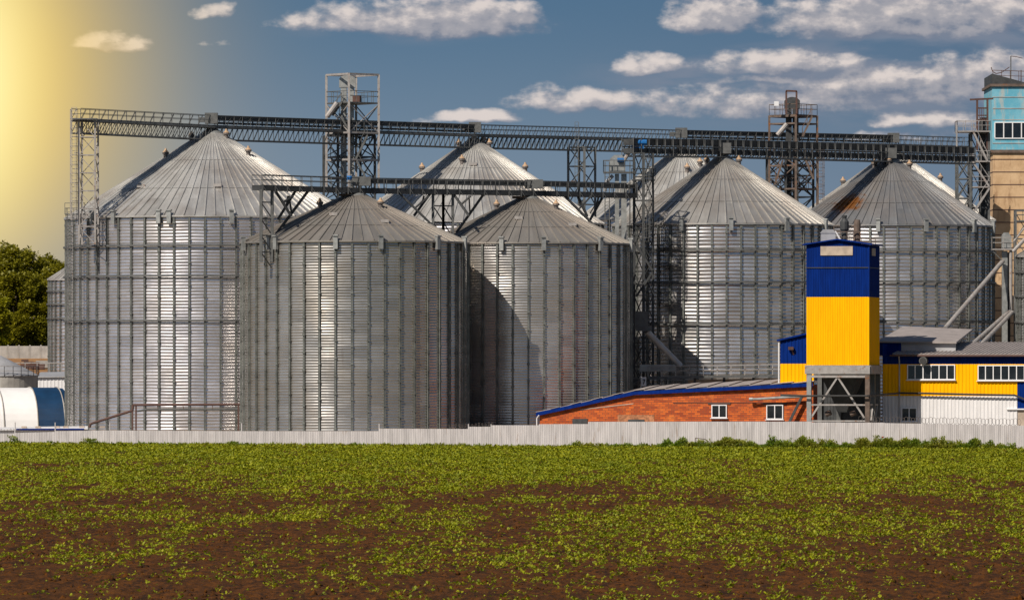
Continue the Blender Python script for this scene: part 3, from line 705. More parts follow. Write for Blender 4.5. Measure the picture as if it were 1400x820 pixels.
# support tower under the start of the double deck conveyor
d = 625; cs = quad4(d, 867, 880, 893)
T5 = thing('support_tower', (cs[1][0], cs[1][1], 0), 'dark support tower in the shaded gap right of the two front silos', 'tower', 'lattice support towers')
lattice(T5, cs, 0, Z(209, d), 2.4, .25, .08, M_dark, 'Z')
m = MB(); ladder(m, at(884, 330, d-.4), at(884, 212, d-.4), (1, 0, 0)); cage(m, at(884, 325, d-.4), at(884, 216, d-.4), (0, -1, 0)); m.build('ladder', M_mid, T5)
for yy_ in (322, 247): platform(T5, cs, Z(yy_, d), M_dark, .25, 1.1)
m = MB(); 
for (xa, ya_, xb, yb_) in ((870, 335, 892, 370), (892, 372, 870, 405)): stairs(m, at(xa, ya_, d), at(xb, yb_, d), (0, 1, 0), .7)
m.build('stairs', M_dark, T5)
# left end tower standing on the shoulder of the largest silo
d = 611.5; cs = quad4(d, 108, 120, 130)
T0 = thing('support_tower', (cs[1][0], cs[1][1], Z(334, d)), 'thin lattice mast with ladder at the left end of the upper conveyor', 'tower', 'lattice support towers')
cs = [(X(108, d), d), (X(130, d), d), (X(130, d)+.2, d+1.5), (X(108, d)+.2, d+1.5)]
lattice(T0, cs, Z(334, d), Z(150 if False else 163, d), 1.85, .17, .07, M_light, 'Z')
m = MB(); ladder(m, at(101.5, 305, d), at(101.5, 147, d), (1, 0, 0), .5); 
for z_ in range(8): m.bar(at(101, 165+z_*22, d), at(108, 165+z_*22, d), .07)
cage(m, at(101.5, 300, d), at(101.5, 150, d), (-.3, -1, 0), .38); m.build('ladder', M_light, T0)
m = MB(); m.bar(at(100, 163, d), at(133, 163, d), 1.6, .12); m.build('platform', M_mid, T0)
# service mast down left edge of the largest silo
LM = thing('ladder_mast', (X(95.5, 608), 614, 0), 'narrow caged ladder mast down the left edge of the largest silo', 'ladder')
m = MB(); q0 = Vector((X(96, 614), 614, 0)); ladder(m, q0, q0+Vector((0, 0, Z(290, 614))), (1, 0, 0), .5); m.build('ladder', M_light, LM)
m = MB(); cage(m, q0+Vector((0, 0, 2.5)), q0+Vector((0, 0, Z(285, 614))), (-.4, -1, 0), .4); m.build('cage', M_mid, LM)
m = MB(); m.bar(q0+Vector((-.5, 0, Z(293, 614))), q0+Vector((1.5, 0, Z(293, 614))), 1.3, .1); railing(m, q0+Vector((-.5, -.6, Z(293, 614))), q0+Vector((1.5, -.6, Z(293, 614))), 1.1, .6); m.build('landing', M_mid, LM)
# small elevator at end of lower gallery
d = 628
T4 = thing('bucket_elevator', (X(846, d), d, 0), 'grey twin-leg bucket elevator with blue motor at the end of the lower gallery', 'elevator')
for px, w_ in ((843.5, .42), (853, .55)): MB().box((X(px, d), d, Z(238, d)/2), (w_, .6, Z(238, d))).build('casing', M_steel, T4)
x = X(845, d); pts = [at(834, 235, d-.5), at(834, 217, d-.5), at(840, 212, d-.5), at(850, 212, d-.5), at(855, 217, d-.5), at(855, 235, d-.5)]
MB().prism(pts, (0, 1.1, 0)).build('elevator_head', M_steel, T4)
m = MB(); m.bar(at(844, 219, d-.8), at(853, 219, d-.8), .45, .45, 10); m.build('motor', M_bluegear, T4)
cs = [(X(825, d), d-1), (X(868, d), d-1), (X(868, d), d+1.2), (X(825, d), d+1.2)]
platform(T4, cs, Z(237, d), M_mid, 0, 1.15)
MB().tube([at(838, 240, d-.4), at(828, 250, d-.4), at(827, 262, d-.4)], .2, 8).build('chute', M_pipe, T4)
MB().tube([at(862, 205, d+.4), at(853, 220, d+.4)], .2, 8).build('feed_pipe', M_light, T4)
for px in (827, 833, 861, 868):
    m = MB(); m.bar((X(px, d), d-.9, 0), (X(px, d), d-.9, Z(222, d)), .10); m.build('post', M_mid, T4)
m = MB(); ladder(m, at(830, 330, d-.9), at(830, 237, d-.9), (1, 0, 0)); m.build('ladder', M_mid, T4)
# tower beside the old building
d = 680
T6 = thing('elevator_tower', (X(1332, d), d, 0), 'stair tower with brown top frame against the old concrete building', 'tower', 'bucket elevator towers')
cs = [(X(1309, d), d), (X(1326, d), d-1), (X(1326, d), d+2), (X(1309, d), d+2)]; lattice(T6, cs, 0, Z(218, d), 2.2, .24, .1, M_mid)
c2 = [(X(1328, d), d), (X(1352, d), d), (X(1352, d), d+2.6), (X(1328, d), d+2.6)]
lattice(T6, c2, 0, Z(182, d), 4.2, .26, .1, M_mid, 'Z')
for px in (1336, 1350): MB().bar(at(px, 205, d), at(px, 135, d), .22).build('frame_post', M_brown, T6)
m = MB(); m.bar(at(1326, 136.5, d), at(1358, 135, d), .2); m.bar(at(1335, 148, d), at(1351, 148, d), .16); m.bar(at(1335, 158, d), at(1351, 158, d), .12); m.bar(at(1335, 164, d), at(1351, 164, d), .16); m.build('frame_beam', M_brown, T6)
m = MB(); 
for k in range(6): m.bar(at(1337+2.4*k, 164, d-.1), at(1337+2.4*k, 147, d-.1), .06)
m.build('guard_cage', M_brown, T6)
MB().box(at(1345, 164, d+1.5), (.9, .9, .5)).build('elevator_head', M_dark, T6)
MB().box((X(1344.5, d), d+1.4, Z(166, d)/2), (.75, .8, Z(166, d))).build('casing', M_dark, T6)
for yy_ in (181, 222, 257): 
    cs2 = [(X(1308 if yy_ < 200 else 1328, d), d-1), (X(1353, d), d-1), (X(1353, d), d+2.6), (X(1308 if yy_ < 200 else 1328, d), d+2.6)]; platform(T6, cs2, Z(yy_, d), M_light, 0, 1.1)
MB().bar(at(1308, 205, d-1), at(1308, 171, d-1), .16).build('frame_post', M_light, T6)
for (xa, ya_, xb, yb_) in ((1352, 255, 1330, 222), (1330, 292, 1352, 258), (1352, 325, 1330, 292), (1331, 182, 1350, 221)):
    m = MB(); stairs(m, at(xa, ya_, d-.6), at(xb, yb_, d-.6), (0, 1, 0), .8); m.build('stairs', M_light, T6)

# ladder with cage on silo 5
c5 = S5[1]; r5 = S5[2]; a = -math.asin((988-905)/149)
LD = thing('caged_ladder', polar(c5, r5+.5, a, Z(420, 640)), 'caged ladder hanging on the left side of the silo left of the tower', 'ladder')
o_ = Vector((math.sin(a), -math.cos(a), 0)); sd_ = Vector((math.cos(a), math.sin(a), 0))
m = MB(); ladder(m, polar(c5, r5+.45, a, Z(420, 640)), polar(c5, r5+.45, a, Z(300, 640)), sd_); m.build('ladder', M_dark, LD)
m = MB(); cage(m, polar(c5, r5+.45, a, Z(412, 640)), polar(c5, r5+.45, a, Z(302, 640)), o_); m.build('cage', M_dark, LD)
m = MB(); 
for yy_ in (338, 365, 415): p = polar(c5, r5+.8, a, Z(yy_, 640)); m.box(p+sd_*.7, (2.6, 1.0, .08), sd_); railing(m, p+sd_*-.6+o_*.5, p+sd_*2.0+o_*.5, 1.1, .65)
m.build('landing', M_dark, LD)

# ------------------------------------------------------------------ ground level conveyor, chute and sign in the gap
d = 623
WG = thing('low_walkway', at(980, 515, d), 'low grated walkway with railing running in front of the ladder silo', 'walkway')
m = MB(); m.bar(at(886, 516, d), at(1075, 513, d), 1.6, .25); m.build('deck', M_mid, WG)
m = MB(); railing(m, at(886, 515, d-.8), at(1075, 512, d-.8), 1.05, 1.35, .09); m.build('handrail', M_light, WG)
m = MB(); m.box(at(899, 503, d+.2), (3.6, 1.0, .7)); m.build('hopper_cover', M_steel, WG)
m = MB(); truss(m, at(864, 517, d-1), at(940, 520, d-1), .6, 1.1, .07, .09); m.build('truss', M_mid, WG)
m = MB()
for px in (870, 910, 950, 990, 1030, 1070): m.bar((X(px, d), d, 0), (X(px, d), d, Z(516, d)), .25)
m.build('leg', M_dark, WG)
m = MB(); m.bar(at(940, 524, d+1.2), at(1075, 521, d+1.2), .5, .7); m.build('beam', M_rag, WG)
CH = thing('grain_chute', at(930, 500, 623), 'slanting grey grain chute in the dark gap beside the front silos', 'pipe')
MB().tube([at(884, 453, 621), at(930, 500, 623)], .32, 12).build('pipe', M_pipe, CH)
m = MB(); m.box(at(877, 438, 621), (1.3, 1.3, 1.8)); m.box(at(880, 449, 620.6), (1.6, .6, .5)); m.build('gate_box', M_mid, CH)
SG = thing('number_sign', at(880, 530, 618), 'small white sign with a black number 7 on a dark post', 'sign')
MB().box(at(880, 521.5, 618), (.52, .04, .9)).build('board', M_winframe, SG)
m = MB(); y_ = 618-.045; 
m.bar(at(878.4, 518.8, y_), at(881.8, 518.8, y_), .09, .09); m.bar(at(881.7, 518.8, y_), at(879.4, 525.0, y_), .09, .09); m.build('numeral', M_black, SG)
MB().bar((X(880, 618), 618.09, 0), (X(880, 618), 618.09, Z(517, 618)), .12).build('post', M_dark, SG)

# ------------------------------------------------------------------ pipe run in front of the largest silo
d = 601
PR = thing('ground_pipeline', at(183, 590, d), 'rusty pipe frame running low in front of the largest silo', 'pipe')
m = MB(); m.tube([at(122, 584, d), at(124, 579, d), at(181, 561, d), at(182, 553.5, d), at(330, 552.5, d)], .13, 8); m.build('pipe', M_brown, PR)
m = MB(); m.tube([at(186, 562, d+1), at(200, 559.5, d+1), at(330, 559, d+1)], .10, 8); m.build('pipe', M_mid, PR)
for px in (181, 186, 326): MB().bar((X(px, d), d, 0), (X(px, d), d, Z(553, d)), .16).build('post', M_brown, PR)
m = MB()
for px in (215, 250, 290): m.bar(at(px, 553, d), at(px+1, 559, d), .06)
m.build('tie', M_brown, PR)

# ------------------------------------------------------------------ oriented frame for the works buildings
TH = R(13); UX = Vector((math.cos(TH), -math.sin(TH), 0)); VY = Vector((math.sin(TH), math.cos(TH), 0))
def L(o, a, b, z): return Vector((o[0], o[1], 0))+UX*a+VY*b+Vector((0, 0, z))
def along(o, px):        # distance along UX from o to reach picture column px
    k = (px-700)/F; return (k*o[1]-o[0])/(UX.x-k*UX.y)
def zat(o, a, py): p = L(o, a, 0, 0); return Z(py, p.y)
def window(root, o, px0, px1, y0, y1, n, name='window', b=-.03, mullions=None):
    a0, a1 = along(o, px0), along(o, px1); z1 = zat(o, a0, y0); z0 = zat(o, a0, y1); mid = (a0+a1)/2; t = .09
    fr = MB(); c = L(o, mid, b-.05, (z0+z1)/2)
    fr.box(L(o, mid, b-.05, z1-t/2), (a1-a0, .14, t), UX); fr.box(L(o, mid, b-.05, z0+t/2), (a1-a0, .14, t), UX)
    for i in range(n+1):
        x_ = a0+(a1-a0)*i/n; x_ = min(max(x_, a0+t/2), a1-t/2); fr.box(L(o, x_, b-.052, (z0+z1)/2), (t, .136, z1-z0-2*t), UX)
    w_ = fr.build(name, M_winframe, root)
    for i in range(n):
        xa = a0+(a1-a0)*i/n+t/2; xb = a0+(a1-a0)*(i+1)/n-t/2
        pn = MB().box(L(o, (xa+xb)/2, b-.0, (z0+z1)/2), (xb-xa, .03, z1-z0-2*t+.01), UX).build('pane', M_glass, w_)
    ORI[w_.name] = ORI[root.name]
    s = MB().box(L(o, mid, b-.12, z0-.04), (a1-a0+.2, .28, .06), UX).build('sill', M_winframe, w_)
    return w_

# blue and yellow tower
o = (X(1103, 574), 574); W_ = along(o, 1187.5); D_ = 6.0
BT = thing('loading_tower', (o[0], o[1], 0), 'blue over yellow corrugated loading tower on steel legs', 'tower')
z0, zs_, z1 = zat(o, 0, 499), zat(o, 0, 406), zat(o, 0, 335)
zb = zat(o, W_, 499)
def cladding(root, o, a0, a1, b0, b1, z0, z1, mat, name, per=.16, amp=.03):
    m = MB(); p = [L(o, a0, b0, 0), L(o, a1, b0, 0), L(o, a1, b1, 0), L(o, a0, b1, 0)]
    for i in range(4): m.corr(p[i], p[(i+1) % 4], z0, z1, per, amp)
    return m.build(name, mat, root)
cladding(BT, o, 0, W_, 0, D_, z0, zs_, M_yellow, 'lower_cladding')
cladding(BT, o, 0, W_, 0, D_, zs_, z1, M_blue, 'upper_cladding')
m = MB(); 
for (a, b, c, e) in ((-.02, -.02, W_+.02, -.02), (W_+.02, -.02, W_+.02, D_)): m.bar(L(o, a, b-.04, zat(o, 0, 366)), L(o, c, e-.04, zat(o, 0, 366)), .07)
m.build('cable', M_dark, BT)
MB().box(L(o, W_+.02, -.02, (z0+z1)/2), (.10, .10, z1-z0), UX).build('corner_trim', M_yellow, BT)
MB().box(L(o, W_+.03, -.03, (zs_+z1)/2), (.12, .12, z1-zs_), UX).build('corner_trim', M_blue, BT)
ov = .35; zr = z1+.02; pk = z1+.55
m = MB(); m.prism([L(o, -ov, -ov, zr-.05), L(o, W_/2, -ov, pk-.1), L(o, W_+ov, -ov, zr-.05), L(o, W_+ov, -ov, zr+.07), L(o, W_/2, -ov, pk+.02), L(o, -ov, -ov, zr+.07)], VY*(D_+2*ov)); m.build('roof', M_blue, BT)
m = MB(); m.prism([L(o, 0, 0, z1-.1), L(o, W_, 0, z1-.1), L(o, W_, 0, zr-.05), L(o, W_/2, 0, pk-.12), L(o, 0, 0, zr-.05)], VY*D_); m.build('gable', M_blue, BT)
a0, a1 = along(o, 1122), along(o, 1166); MB().box(L(o, (a0+a1)/2, -.06, zat(o, 1, 343)), (a1-a0, .08, .85), UX).build('boarded_window', M_rag, BT)
MB().box(L(o, W_+.06, 2.4, zat(o, W_, 344)), (.08, 1.9, .7), UX).build('boarded_window', M_rag, BT)
# steel base
for a, b, mt in ((.22, .1, M_steel), (W_-.1, .1, M_rust), (.22, D_-.2, M_mid), (W_-.1, D_-.2, M_mid), (W_-.1, D_*.5, M_mid), (W_*.35, D_-.2, M_mid)):
    MB().box(L(o, a, b, z0/2), (.42, .42, z0), UX).build('leg', mt, BT)
m = MB(); m.box(L(o, W_/2, -.06, z0-.42), (W_+.3, .25, .8), UX); m.box(L(o, W_/2, .0, z0-1.05), (W_, .2, .22), UX); m.box(L(o, W_+.12, D_/2, z0-.42), (.2, D_, .8), UX); m.build('girder', M_light, BT)
m = MB()
zz_ = [z0-1.0, z0-3.7, z0-5.3, .8]
for (za_, zb_) in ((z0-1.1, z0-4.9), (z0-5.4, .6)):
    m.bar(L(o, W_/2, .05, za_), L(o, .4, .05, zb_), .16); m.bar(L(o, W_/2, .05, za_), L(o, W_-.4, .05, zb_), .16)
for z_ in (z0-3.7, z0-5.2): m.bar(L(o, .2, .0, z_), L(o, W_-.2, .0, z_), .14); m.bar(L(o, W_-.1, .1, z_), L(o, W_-.1, D_-.2, z_), .12)
for s in (.1, .5): m.bar(L(o, W_-.1, D_*s, .5), L(o, W_-.1, D_*(s+.4), z0-3.8), .1)
m.build('bracing', M_light, BT)
hp = MB(); top = [L(o, .9, 1.0, z0-.4), L(o, W_-.9, 1.0, z0-.4), L(o, W_-.9, D_-1, z0-.4), L(o, .9, D_-1, z0-.4)]; bo = [L(o, W_*.5+a, D_*.5+b, z0-4.4) for a, b in ((-.4, -.4), (.4, -.4), (.4, .4), (-.4, .4))]
hp.add(top+bo, [(0, 1, 5, 4), (1, 2, 6, 5), (2, 3, 7, 6), (3, 0, 4, 7), (4, 5, 6, 7), (3, 2, 1, 0)]); hp.build('hopper', M_dark, BT)
for s, mt in ((.28, M_rust), (.68, M_rust)): MB().bar(L(o, W_*s, .9, z0-4.6), L(o, W_*s+.5, .9, z0-4.4), .5, .5, 10).build('motor', mt, BT)
m = MB(); ladder(m, L(o, W_-.7, D_*.6, 0), L(o, W_-.7, D_*.6, z0-1), UX, .5, .07); m.build('ladder', M_mid, BT)
m = MB(); m.corr(L(o, .3, D_-.1, 0), L(o, W_-.3, D_-.1, 0), 0, z0-.5, .3, .03); m.build('rear_sheet', M_dark, BT)
# roof-top machinery of the tower
def rooftop(name, label, cat, px, d, zb_): return thing(name, (X(px, d), d, zb_), label, cat)
zr_ = pk+.02
RV = rooftop('roof_ventilator', 'pale metal ventilator box on top of the blue and yellow tower', 'vent', 1131, 577, zr_)
m = MB(); m.box(at(1132, 326, 577), (1.35, 1.2, 1.0)); P_ = at(1132, 319, 577); m.prism([P_+Vector((-.75, -.65, 0)), P_+Vector((.75, -.65, 0)), P_+Vector((.45, -.65, .35)), P_+Vector((-.45, -.65, .35))], (0, 1.3, 0)); m.build('box', M_pipe, RV)
MB().bar((X(1131, 577), 577, zr_-.5), at(1131, 330, 577), .5).build('stand', M_pipe, RV)
RM = rooftop('rooftop_machinery', 'rusty pipes and cyclone machinery rising behind the tower roof', 'machinery', 1160, 578.5, zr_-.5)
m = MB(); m.lathe((X(1154.5, 578.5), 578.5, zr_-.6), [(.3, 0), (.3, 1.4), (.42, 1.6), (.42, 2.3), (.2, 2.6), (.25, 2.9)], 12); m.build('cyclone', M_dark, RM)
m = MB(); m.lathe((X(1172, 578.5), 578.5, zr_-.6), [(.33, 0), (.33, 2.1), (.25, 2.5)], 12); m.build('stack', M_rust, RM)
m = MB(); m.bar(at(1150, 331, 578), at(1142, 316, 578), .1); m.bar(at(1142, 316, 578), at(1152, 333, 578), .12); m.build('strut', M_winframe, RM)
m = MB(); railing(m, at(1140, 333, 578), at(1176, 333, 578), 1.1, .6, .07); railing(m, at(1140, 322, 579), at(1170, 322, 579), .9, .8, .07); m.build('railing', M_rust, RM)
m = MB(); railing(m, at(1178, 335, 577.8), at(1197, 336, 577.5), .6, .7, .06); m.build('guard_rail', M_rust, RM)

# left wing
o2 = (X(1067, 589), 589); w2 = along(o2, 1113)
LW = thing('side_building', (o2[0], o2[1], 0), 'small blue and yellow lean-to building at the left foot of the tower', 'building')
zb_ = zat(o2, 0, 497); zl = zat(o2, 0, 465); zr2 = zat(o2, w2, 455)
m = MB(); m.corr(L(o2, 0, 0, 0), L(o2, w2, 0, 0), 0, zb_, .34, .04); m.corr(L(o2, 0, 8, 0), L(o2, 0, 0, 0), 0, zb_, .34, .04); m.build('lower_wall', M_yellow, LW)
m = MB(); m.corr(L(o2, 0, 0, 0), L(o2, w2, 0, 0), zb_, zl, .34, .04, None, zr2); m.corr(L(o2, 0, 8, 0), L(o2, 0, 0, 0), zb_, zl, .34, .04); m.build('upper_wall', M_blue, LW)
m = MB(); m.prism([L(o2, -.3, -.3, zl-.1), L(o2, w2, -.3, zr2-.0), L(o2, w2, -.3, zr2+.15), L(o2, -.3, -.3, zl+.06)], VY*8.5); m.build('roof', M_blue, LW)
MB().bar(L(o2, -.15, -.1, 0), L(o2, -.15, -.1, zl), .12).build('downpipe', M_winframe, LW)
m = MB(); q = L(o2, along(o2, 1082), -.3, zat(o2, 1, 476)); m.box(q, (.5, .35, .3)); m.bar(q+Vector((.1, 0, -.1)), q+Vector((.3, .2, -.6)), .12); m.build('wall_lamp', M_brown, LW)

# brick building
o3 = (X(738, 594), 594); pts_px = [(738, 566), (868, 537), (1112, 525.5)]
BB = thing('brick_building', (o3[0], o3[1], 0), 'long low orange brick building with blue-edged sloping roof', 'building')
al = [along(o3, p[0]) for p in pts_px]; zl_ = [zat(o3, a, p[1]) for a, p in zip(al, pts_px)]
m = MB(); dp = VY*9
m.prism([L(o3, al[0], 0, 0), L(o3, al[2], 0, 0), L(o3, al[2], 0, zl_[2]), L(o3, al[1], 0, zl_[1]), L(o3, al[0], 0, zl_[0])], dp); m.build('wall', M_brick, BB)
m = MB()
for i in range(2):
    a, b = al[i], al[i+1]; za_, zb_ = zl_[i], zl_[i+1]
    if i == 0: a -= .3
    m.prism([L(o3, a, -.35, za_-.18), L(o3, b, -.35, zb_-.18), L(o3, b, -.35, zb_+.16), L(o3, a, -.35, za_+.16)], VY*.12)
m.build('fascia', M_blue, BB)
m = MB(); nn = 26
for i in range(nn):
    t0, t1 = i/nn, (i+1)/nn; a, b = al[0]+(al[2]-al[0])*t0, al[0]+(al[2]-al[0])*t1
    zf = lambda a_: np.interp(a_, al, zl_)+.19
    rise = .42; st_ = .06 if i % 2 else 0
    a -= .35 if i == 0 else 0
    if i == 0: 
        A1 = L(o3, a+1.6, 6, zf(a)+.35)
    fA, fB = L(o3, a, -.28, zf(a)+st_), L(o3, b+.1, -.28, zf(b)+st_+.05); bA, bB = L(o3, a+.3, 6, zf(a)+rise*min(1, .5+t0)+st_), L(o3, b+.3, 6, zf(b)+rise*min(1, .5+t1)+st_+.05)
    up = Vector((0, 0, .06)); m.add([fA, fB, bB, bA, fA+up, fB+up, bB+up, bA+up], [(3, 2, 1, 0), (4, 5, 6, 7), (0, 1, 5, 4), (1, 2, 6, 5), (2, 3, 7, 6), (3, 0, 4, 7)])
m.build('roof', M_roofgrey, BB)
window(BB, o3, 973, 994, 553, 571, 2); window(BB, o3, 1048, 1071, 553, 573, 2)
m = MB(); 
for p0, p1, yy_ in ((968, 999, 551.3), (1043, 1076, 551.3)): m.box(L(o3, (along(o3, p0)+along(o3, p1))/2, -.03, zat(o3, 10, yy_)), (along(o3, p1)-along(o3, p0), .1, .16), UX)
m.build('lintel', M_brown, BB)
m = MB(); m.box(L(o3, along(o3, 793), -.02, zat(o3, 3, 576)), (1.5, .08, .5), UX); m.box(L(o3, along(o3, 870), -.05, zat(o3, 3, 575)), (1.6, .08, .3), UX); m.build('vent_opening', M_dark, BB)
m = MB(); m.box(L(o3, along(o3, 869.5), -.01, zat(o3, 3, 572.5)), (3.6, .06, .8), UX); m.build('patched_brickwork', pmat('pale_brickwork', (.40, .17, .08), .9, 0, .4, 3.0), BB)
m = MB(); m.prism([L(o3, along(o3, 793), -.03, zat(o3, 5, 559.3)), L(o3, along(o3, 866), -.03, zat(o3, 5, 551)), L(o3, along(o3, 866), -.03, zat(o3, 5, 552)), L(o3, along(o3, 793), -.03, zat(o3, 5, 560.3))], VY*.05); m.build('mortar_band', M_rag, BB)
m = MB(); m.bar(L(o3, along(o3, 920), -.02, zat(o3, 12, 550.3)), L(o3, along(o3, 1100), -.02, zat(o3, 20, 550)), .05); m.build('wall_joint', M_brown, BB)
FP = thing('wall_pipe', L(o3, along(o3, 1090), -.6, 0), 'rusty pipe slanting from the brick wall to the tower legs', 'pipe')
pz = lambda px, py, b=-.6: L(o3, along(o3, px), b, zat(o3, along(o3, px), py))
m = MB(); m.tube([pz(1027, 545.5), pz(1036, 545.3), pz(1106, 541)], .13, 8); m.bar(pz(1026, 545.5), pz(1031, 545.5), .34, .34, 10); m.build('pipe', M_steel, FP)
m = MB(); m.bar(pz(1098, 542), pz(1079, 580), .24); m.build('prop', M_dark, FP)
DP = thing('drainpipe', L(o3, -.2, .2, 0), 'thin white drainpipe at the left corner of the brick building', 'pipe')
MB().tube([L(o3, -.25, -.2, 0), L(o3, -.25, -.2, zl_[0]-.4), L(o3, .0, -.38, zl_[0]-.1)], .06, 8).build('pipe', M_winframe, DP)

# yellow, white and blue works hall
o4 = (X(1207, 580.5), 580.5); wE = along(o4, 1475); aD = along(o4, 1391)
WH = thing('works_hall', (o4[0], o4[1], 0), 'works hall with blue, yellow and white corrugated bands and a grey roof', 'building')
zw, zy, zt = zat(o4, 2, 541), zat(o4, 2, 497.5), zat(o4, 2, 486)
m = MB(); m.corr(L(o4, 0, 0, 0), L(o4, aD, 0, 0), 0, zw, .34, .04); m.build('white_wall', M_white, WH)
m = MB(); m.corr(L(o4, 0, 0, 0), L(o4, aD, 0, 0), zw, zy, .34, .04); m.build('yellow_wall', M_yellow, WH)
m = MB(); m.corr(L(o4, 0, 0, 0), L(o4, wE, 0, 0), zy, zt, .34, .04); m.corr(L(o4, 0, 16, 0), L(o4, 0, 0, 0), 0, zat(o4, 0, 470), .34, .04); m.build('blue_wall', M_blue, WH)
za_ = zat(o4, aD, 522); zb_ = zat(o4, aD, 559)
m = MB(); m.corr(L(o4, aD, -.01, 0), L(o4, wE, -.01, 0), zb_, za_, .34, .04); m.build('blue_door_panel', M_blue, WH)
m = MB(); m.corr(L(o4, aD, 0, 0), L(o4, wE, 0, 0), za_, zy, .34, .04); m.build('yellow_wall', M_yellow, WH)
m = MB(); m.box(L(o4, (aD+wE)/2-.1, .2, zb_/2), (wE-aD, .3, zb_), UX); m.build('brick_plinth', M_rag, WH)
m = MB(); m.box(L(o4, (aD+wE)/2-.5, -.1, zb_), (wE-aD+1, .2, .12), UX); m.build('plinth_cap', M_winframe, WH)
aR = along(o4, 1222); zrb = Z(469.5, 593)
m = MB(); P_ = [L(o4, aR, -.5, zt+.02), L(o4, wE, -.5, zt+.02), L(o4, wE, 14, zrb), L(o4, aR, 14, zrb)]
m.prism(P_, (0, 0, .12)); n_ = 46
for i in range(n_): a = aR+(wE-aR)*i/n_; m.bar(L(o4, a, -.52, zt+.17), L(o4, a, 14, zrb+.15), .12, .07)
m.build('roof', M_roofgrey, WH)
m = MB(); m.bar(L(o4, aR-.3, -.6, zt+.0), L(o4, wE, -.6, zt+.0), .16, .16); m.build('gutter', M_brown, WH)
m = MB(); ag = along(o4, 1230); m.tube([L(o4, ag, -.5, zt-.05), L(o4, ag, -.15, zt-.5), L(o4, ag, -.12, 0)], .07, 8); m.build('downpipe', M_pipe, WH)
m = MB(); zq = zat(o4, 0, 468); P_ = [L(o4, -1, 2.5, zq), L(o4, along(o4, 1302), 2.5, zq-.1), L(o4, along(o4, 1290), 18, zat(o4, 0, 455)+.3), L(o4, -1, 18, zat(o4, 0, 455)+.6)]; m.prism(P_, (0, 0, .15)); m.build('rear_roof', M_roofgrey, WH)
m = MB(); m.prism([L(o4, -1, 2.8, zt), L(o4, along(o4, 1225), 2.8, zt), L(o4, along(o4, 1225), 2.8, zq), L(o4, -1, 2.8, zq)], VY*.2); m.build('rear_wall', M_blue, WH)
m = MB(); m.prism([L(o4, along(o4, 1225)+.02, 2.9, zt), L(o4, along(o4, 1300), 2.9, zt+.4), L(o4, along(o4, 1300), 2.9, zq-.1), L(o4, along(o4, 1225)+.02, 2.9, zq)], VY*.2); m.build('clerestory', M_pipe, WH)
window(WH, o4, 1240.5, 1306, 498.3, 519, 6); window(WH, o4, 1337, 1422, 499, 520, 8); window(WH, o4, 1232.5, 1254, 557, 576, 2)
m = MB(); q = L(o4, along(o4, 1264), -.5, zat(o4, 4, 493)); m.bar(q+VY*.5, q-VY*.45, .75, .75, 16); m.build('vent_duct', M_mid, WH)
m = MB(); q2 = q-VY*.46; m.bar(q2, q2-VY*.03, .6, .6, 16); m.build('duct_mouth', M_black, WH)
CB = thing('cable_run', L(o4, 1, -.8, zat(o4, 0, 538)), 'black cable pipe hanging across the yellow and white hall front', 'cable')
m = MB(); P_ = [L(o, -2.4, -.5, zat(o, 0, 540)), L(o, 0, -.5, zat(o, 0, 541)), L(o, W_, -.5, zat(o, W_, 541))]+[L(o4, along(o4, px), -.4, zat(o4, along(o4, px), py)) for px, py in ((1232, 537), (1270, 537.5), (1330, 539), (1388, 540), (1400, 545), (1420, 555))]; m.tube(P_, .10, 8); m.build('pipe', M_black, CB)

# ------------------------------------------------------------------ old concrete building on the right
d = 712; xL = X(1357.5, d); xR = xL+14
OB = thing('concrete_building', (xL, d, 0), 'old tan concrete tower block with peeling cyan top storey', 'building')
zc0, zc1, zp = Z(207, d), Z(118, d), Z(101, d)
m = MB(); m.box(((xL+xR)/2, d+6, zc0/2), (xR-xL, 12, zc0)); m.build('wall', M_tan, OB)
m = MB(); yy_ = 218
while yy_ < 470: m.box(((xL+xR)/2, d+6, Z(yy_, d)), (xR-xL+.06, 12.06, .10)); yy_ += 17.2
m.build('panel_joints', M_brown, OB)
m = MB(); 
for x_ in (xL+4.2, xL+8.4): m.box((x_, d-.01, zc0/2), (.12, .06, zc0-.1))
m.build('panel_joints', M_brown, OB)
m = MB(); m.box(((xL+xR)/2, d+6, (zc0+zc1)/2+.0), (xR-xL+.2, 12.2, zc1-zc0-.02)); m.build('upper_storey', M_cyan, OB)
m = MB(); m.box(((xL+xR)/2, d+6, zc0), (xR-xL+.5, 12.5, .35)); m.build('string_course', M_rust, OB)
m = MB(); m.box(((xL+xR)/2, d+6, zc1+.1), (xR-xL+.7, 12.7, .3)); m.build('cornice', M_rust, OB)
m = MB()
for i in range(4): m.box(((xL+xR)/2, d-.12, Z(133+15.5*i if i < 3 else 196, d)), (xR-xL+.1, .06, .09))
m.build('joint_strip', M_conc, OB)
zw0, zw1 = Z(190, d), Z(167, d); fr = MB(); fr.box(((xL+xR)/2+.15, d-.15, zw1-.06), (xR-xL-.1, .2, .12)); fr.box(((xL+xR)/2+.15, d-.15, zw0+.06), (xR-xL-.1, .2, .12))
k = 0; x_ = xL+.2
while x_ < xR: fr.box((x_, d-.15, (zw0+zw1)/2), (.12, .2, zw1-zw0-.24)); x_ += 1.03
wn_ = fr.build('window', M_winframe, OB); ORI[wn_.name] = ORI[OB.name]
x_ = xL+.2
while x_ < xR-1.03: MB().box((x_+.515, d-.12, (zw0+zw1)/2), (.91, .05, zw1-zw0-.24)).build('pane', M_glass, wn_); x_ += 1.03
m = MB(); m.prism([(xL-.1, d-.2, zc1+.26), (xR, d-.2, zc1+.26), (xR, d-.2, zp-.9), (xL+4, d-.2, zp-1.1), (xL-.1, d-.2, zp)], (0, 12, 0)); m.build('parapet', M_dark, OB)
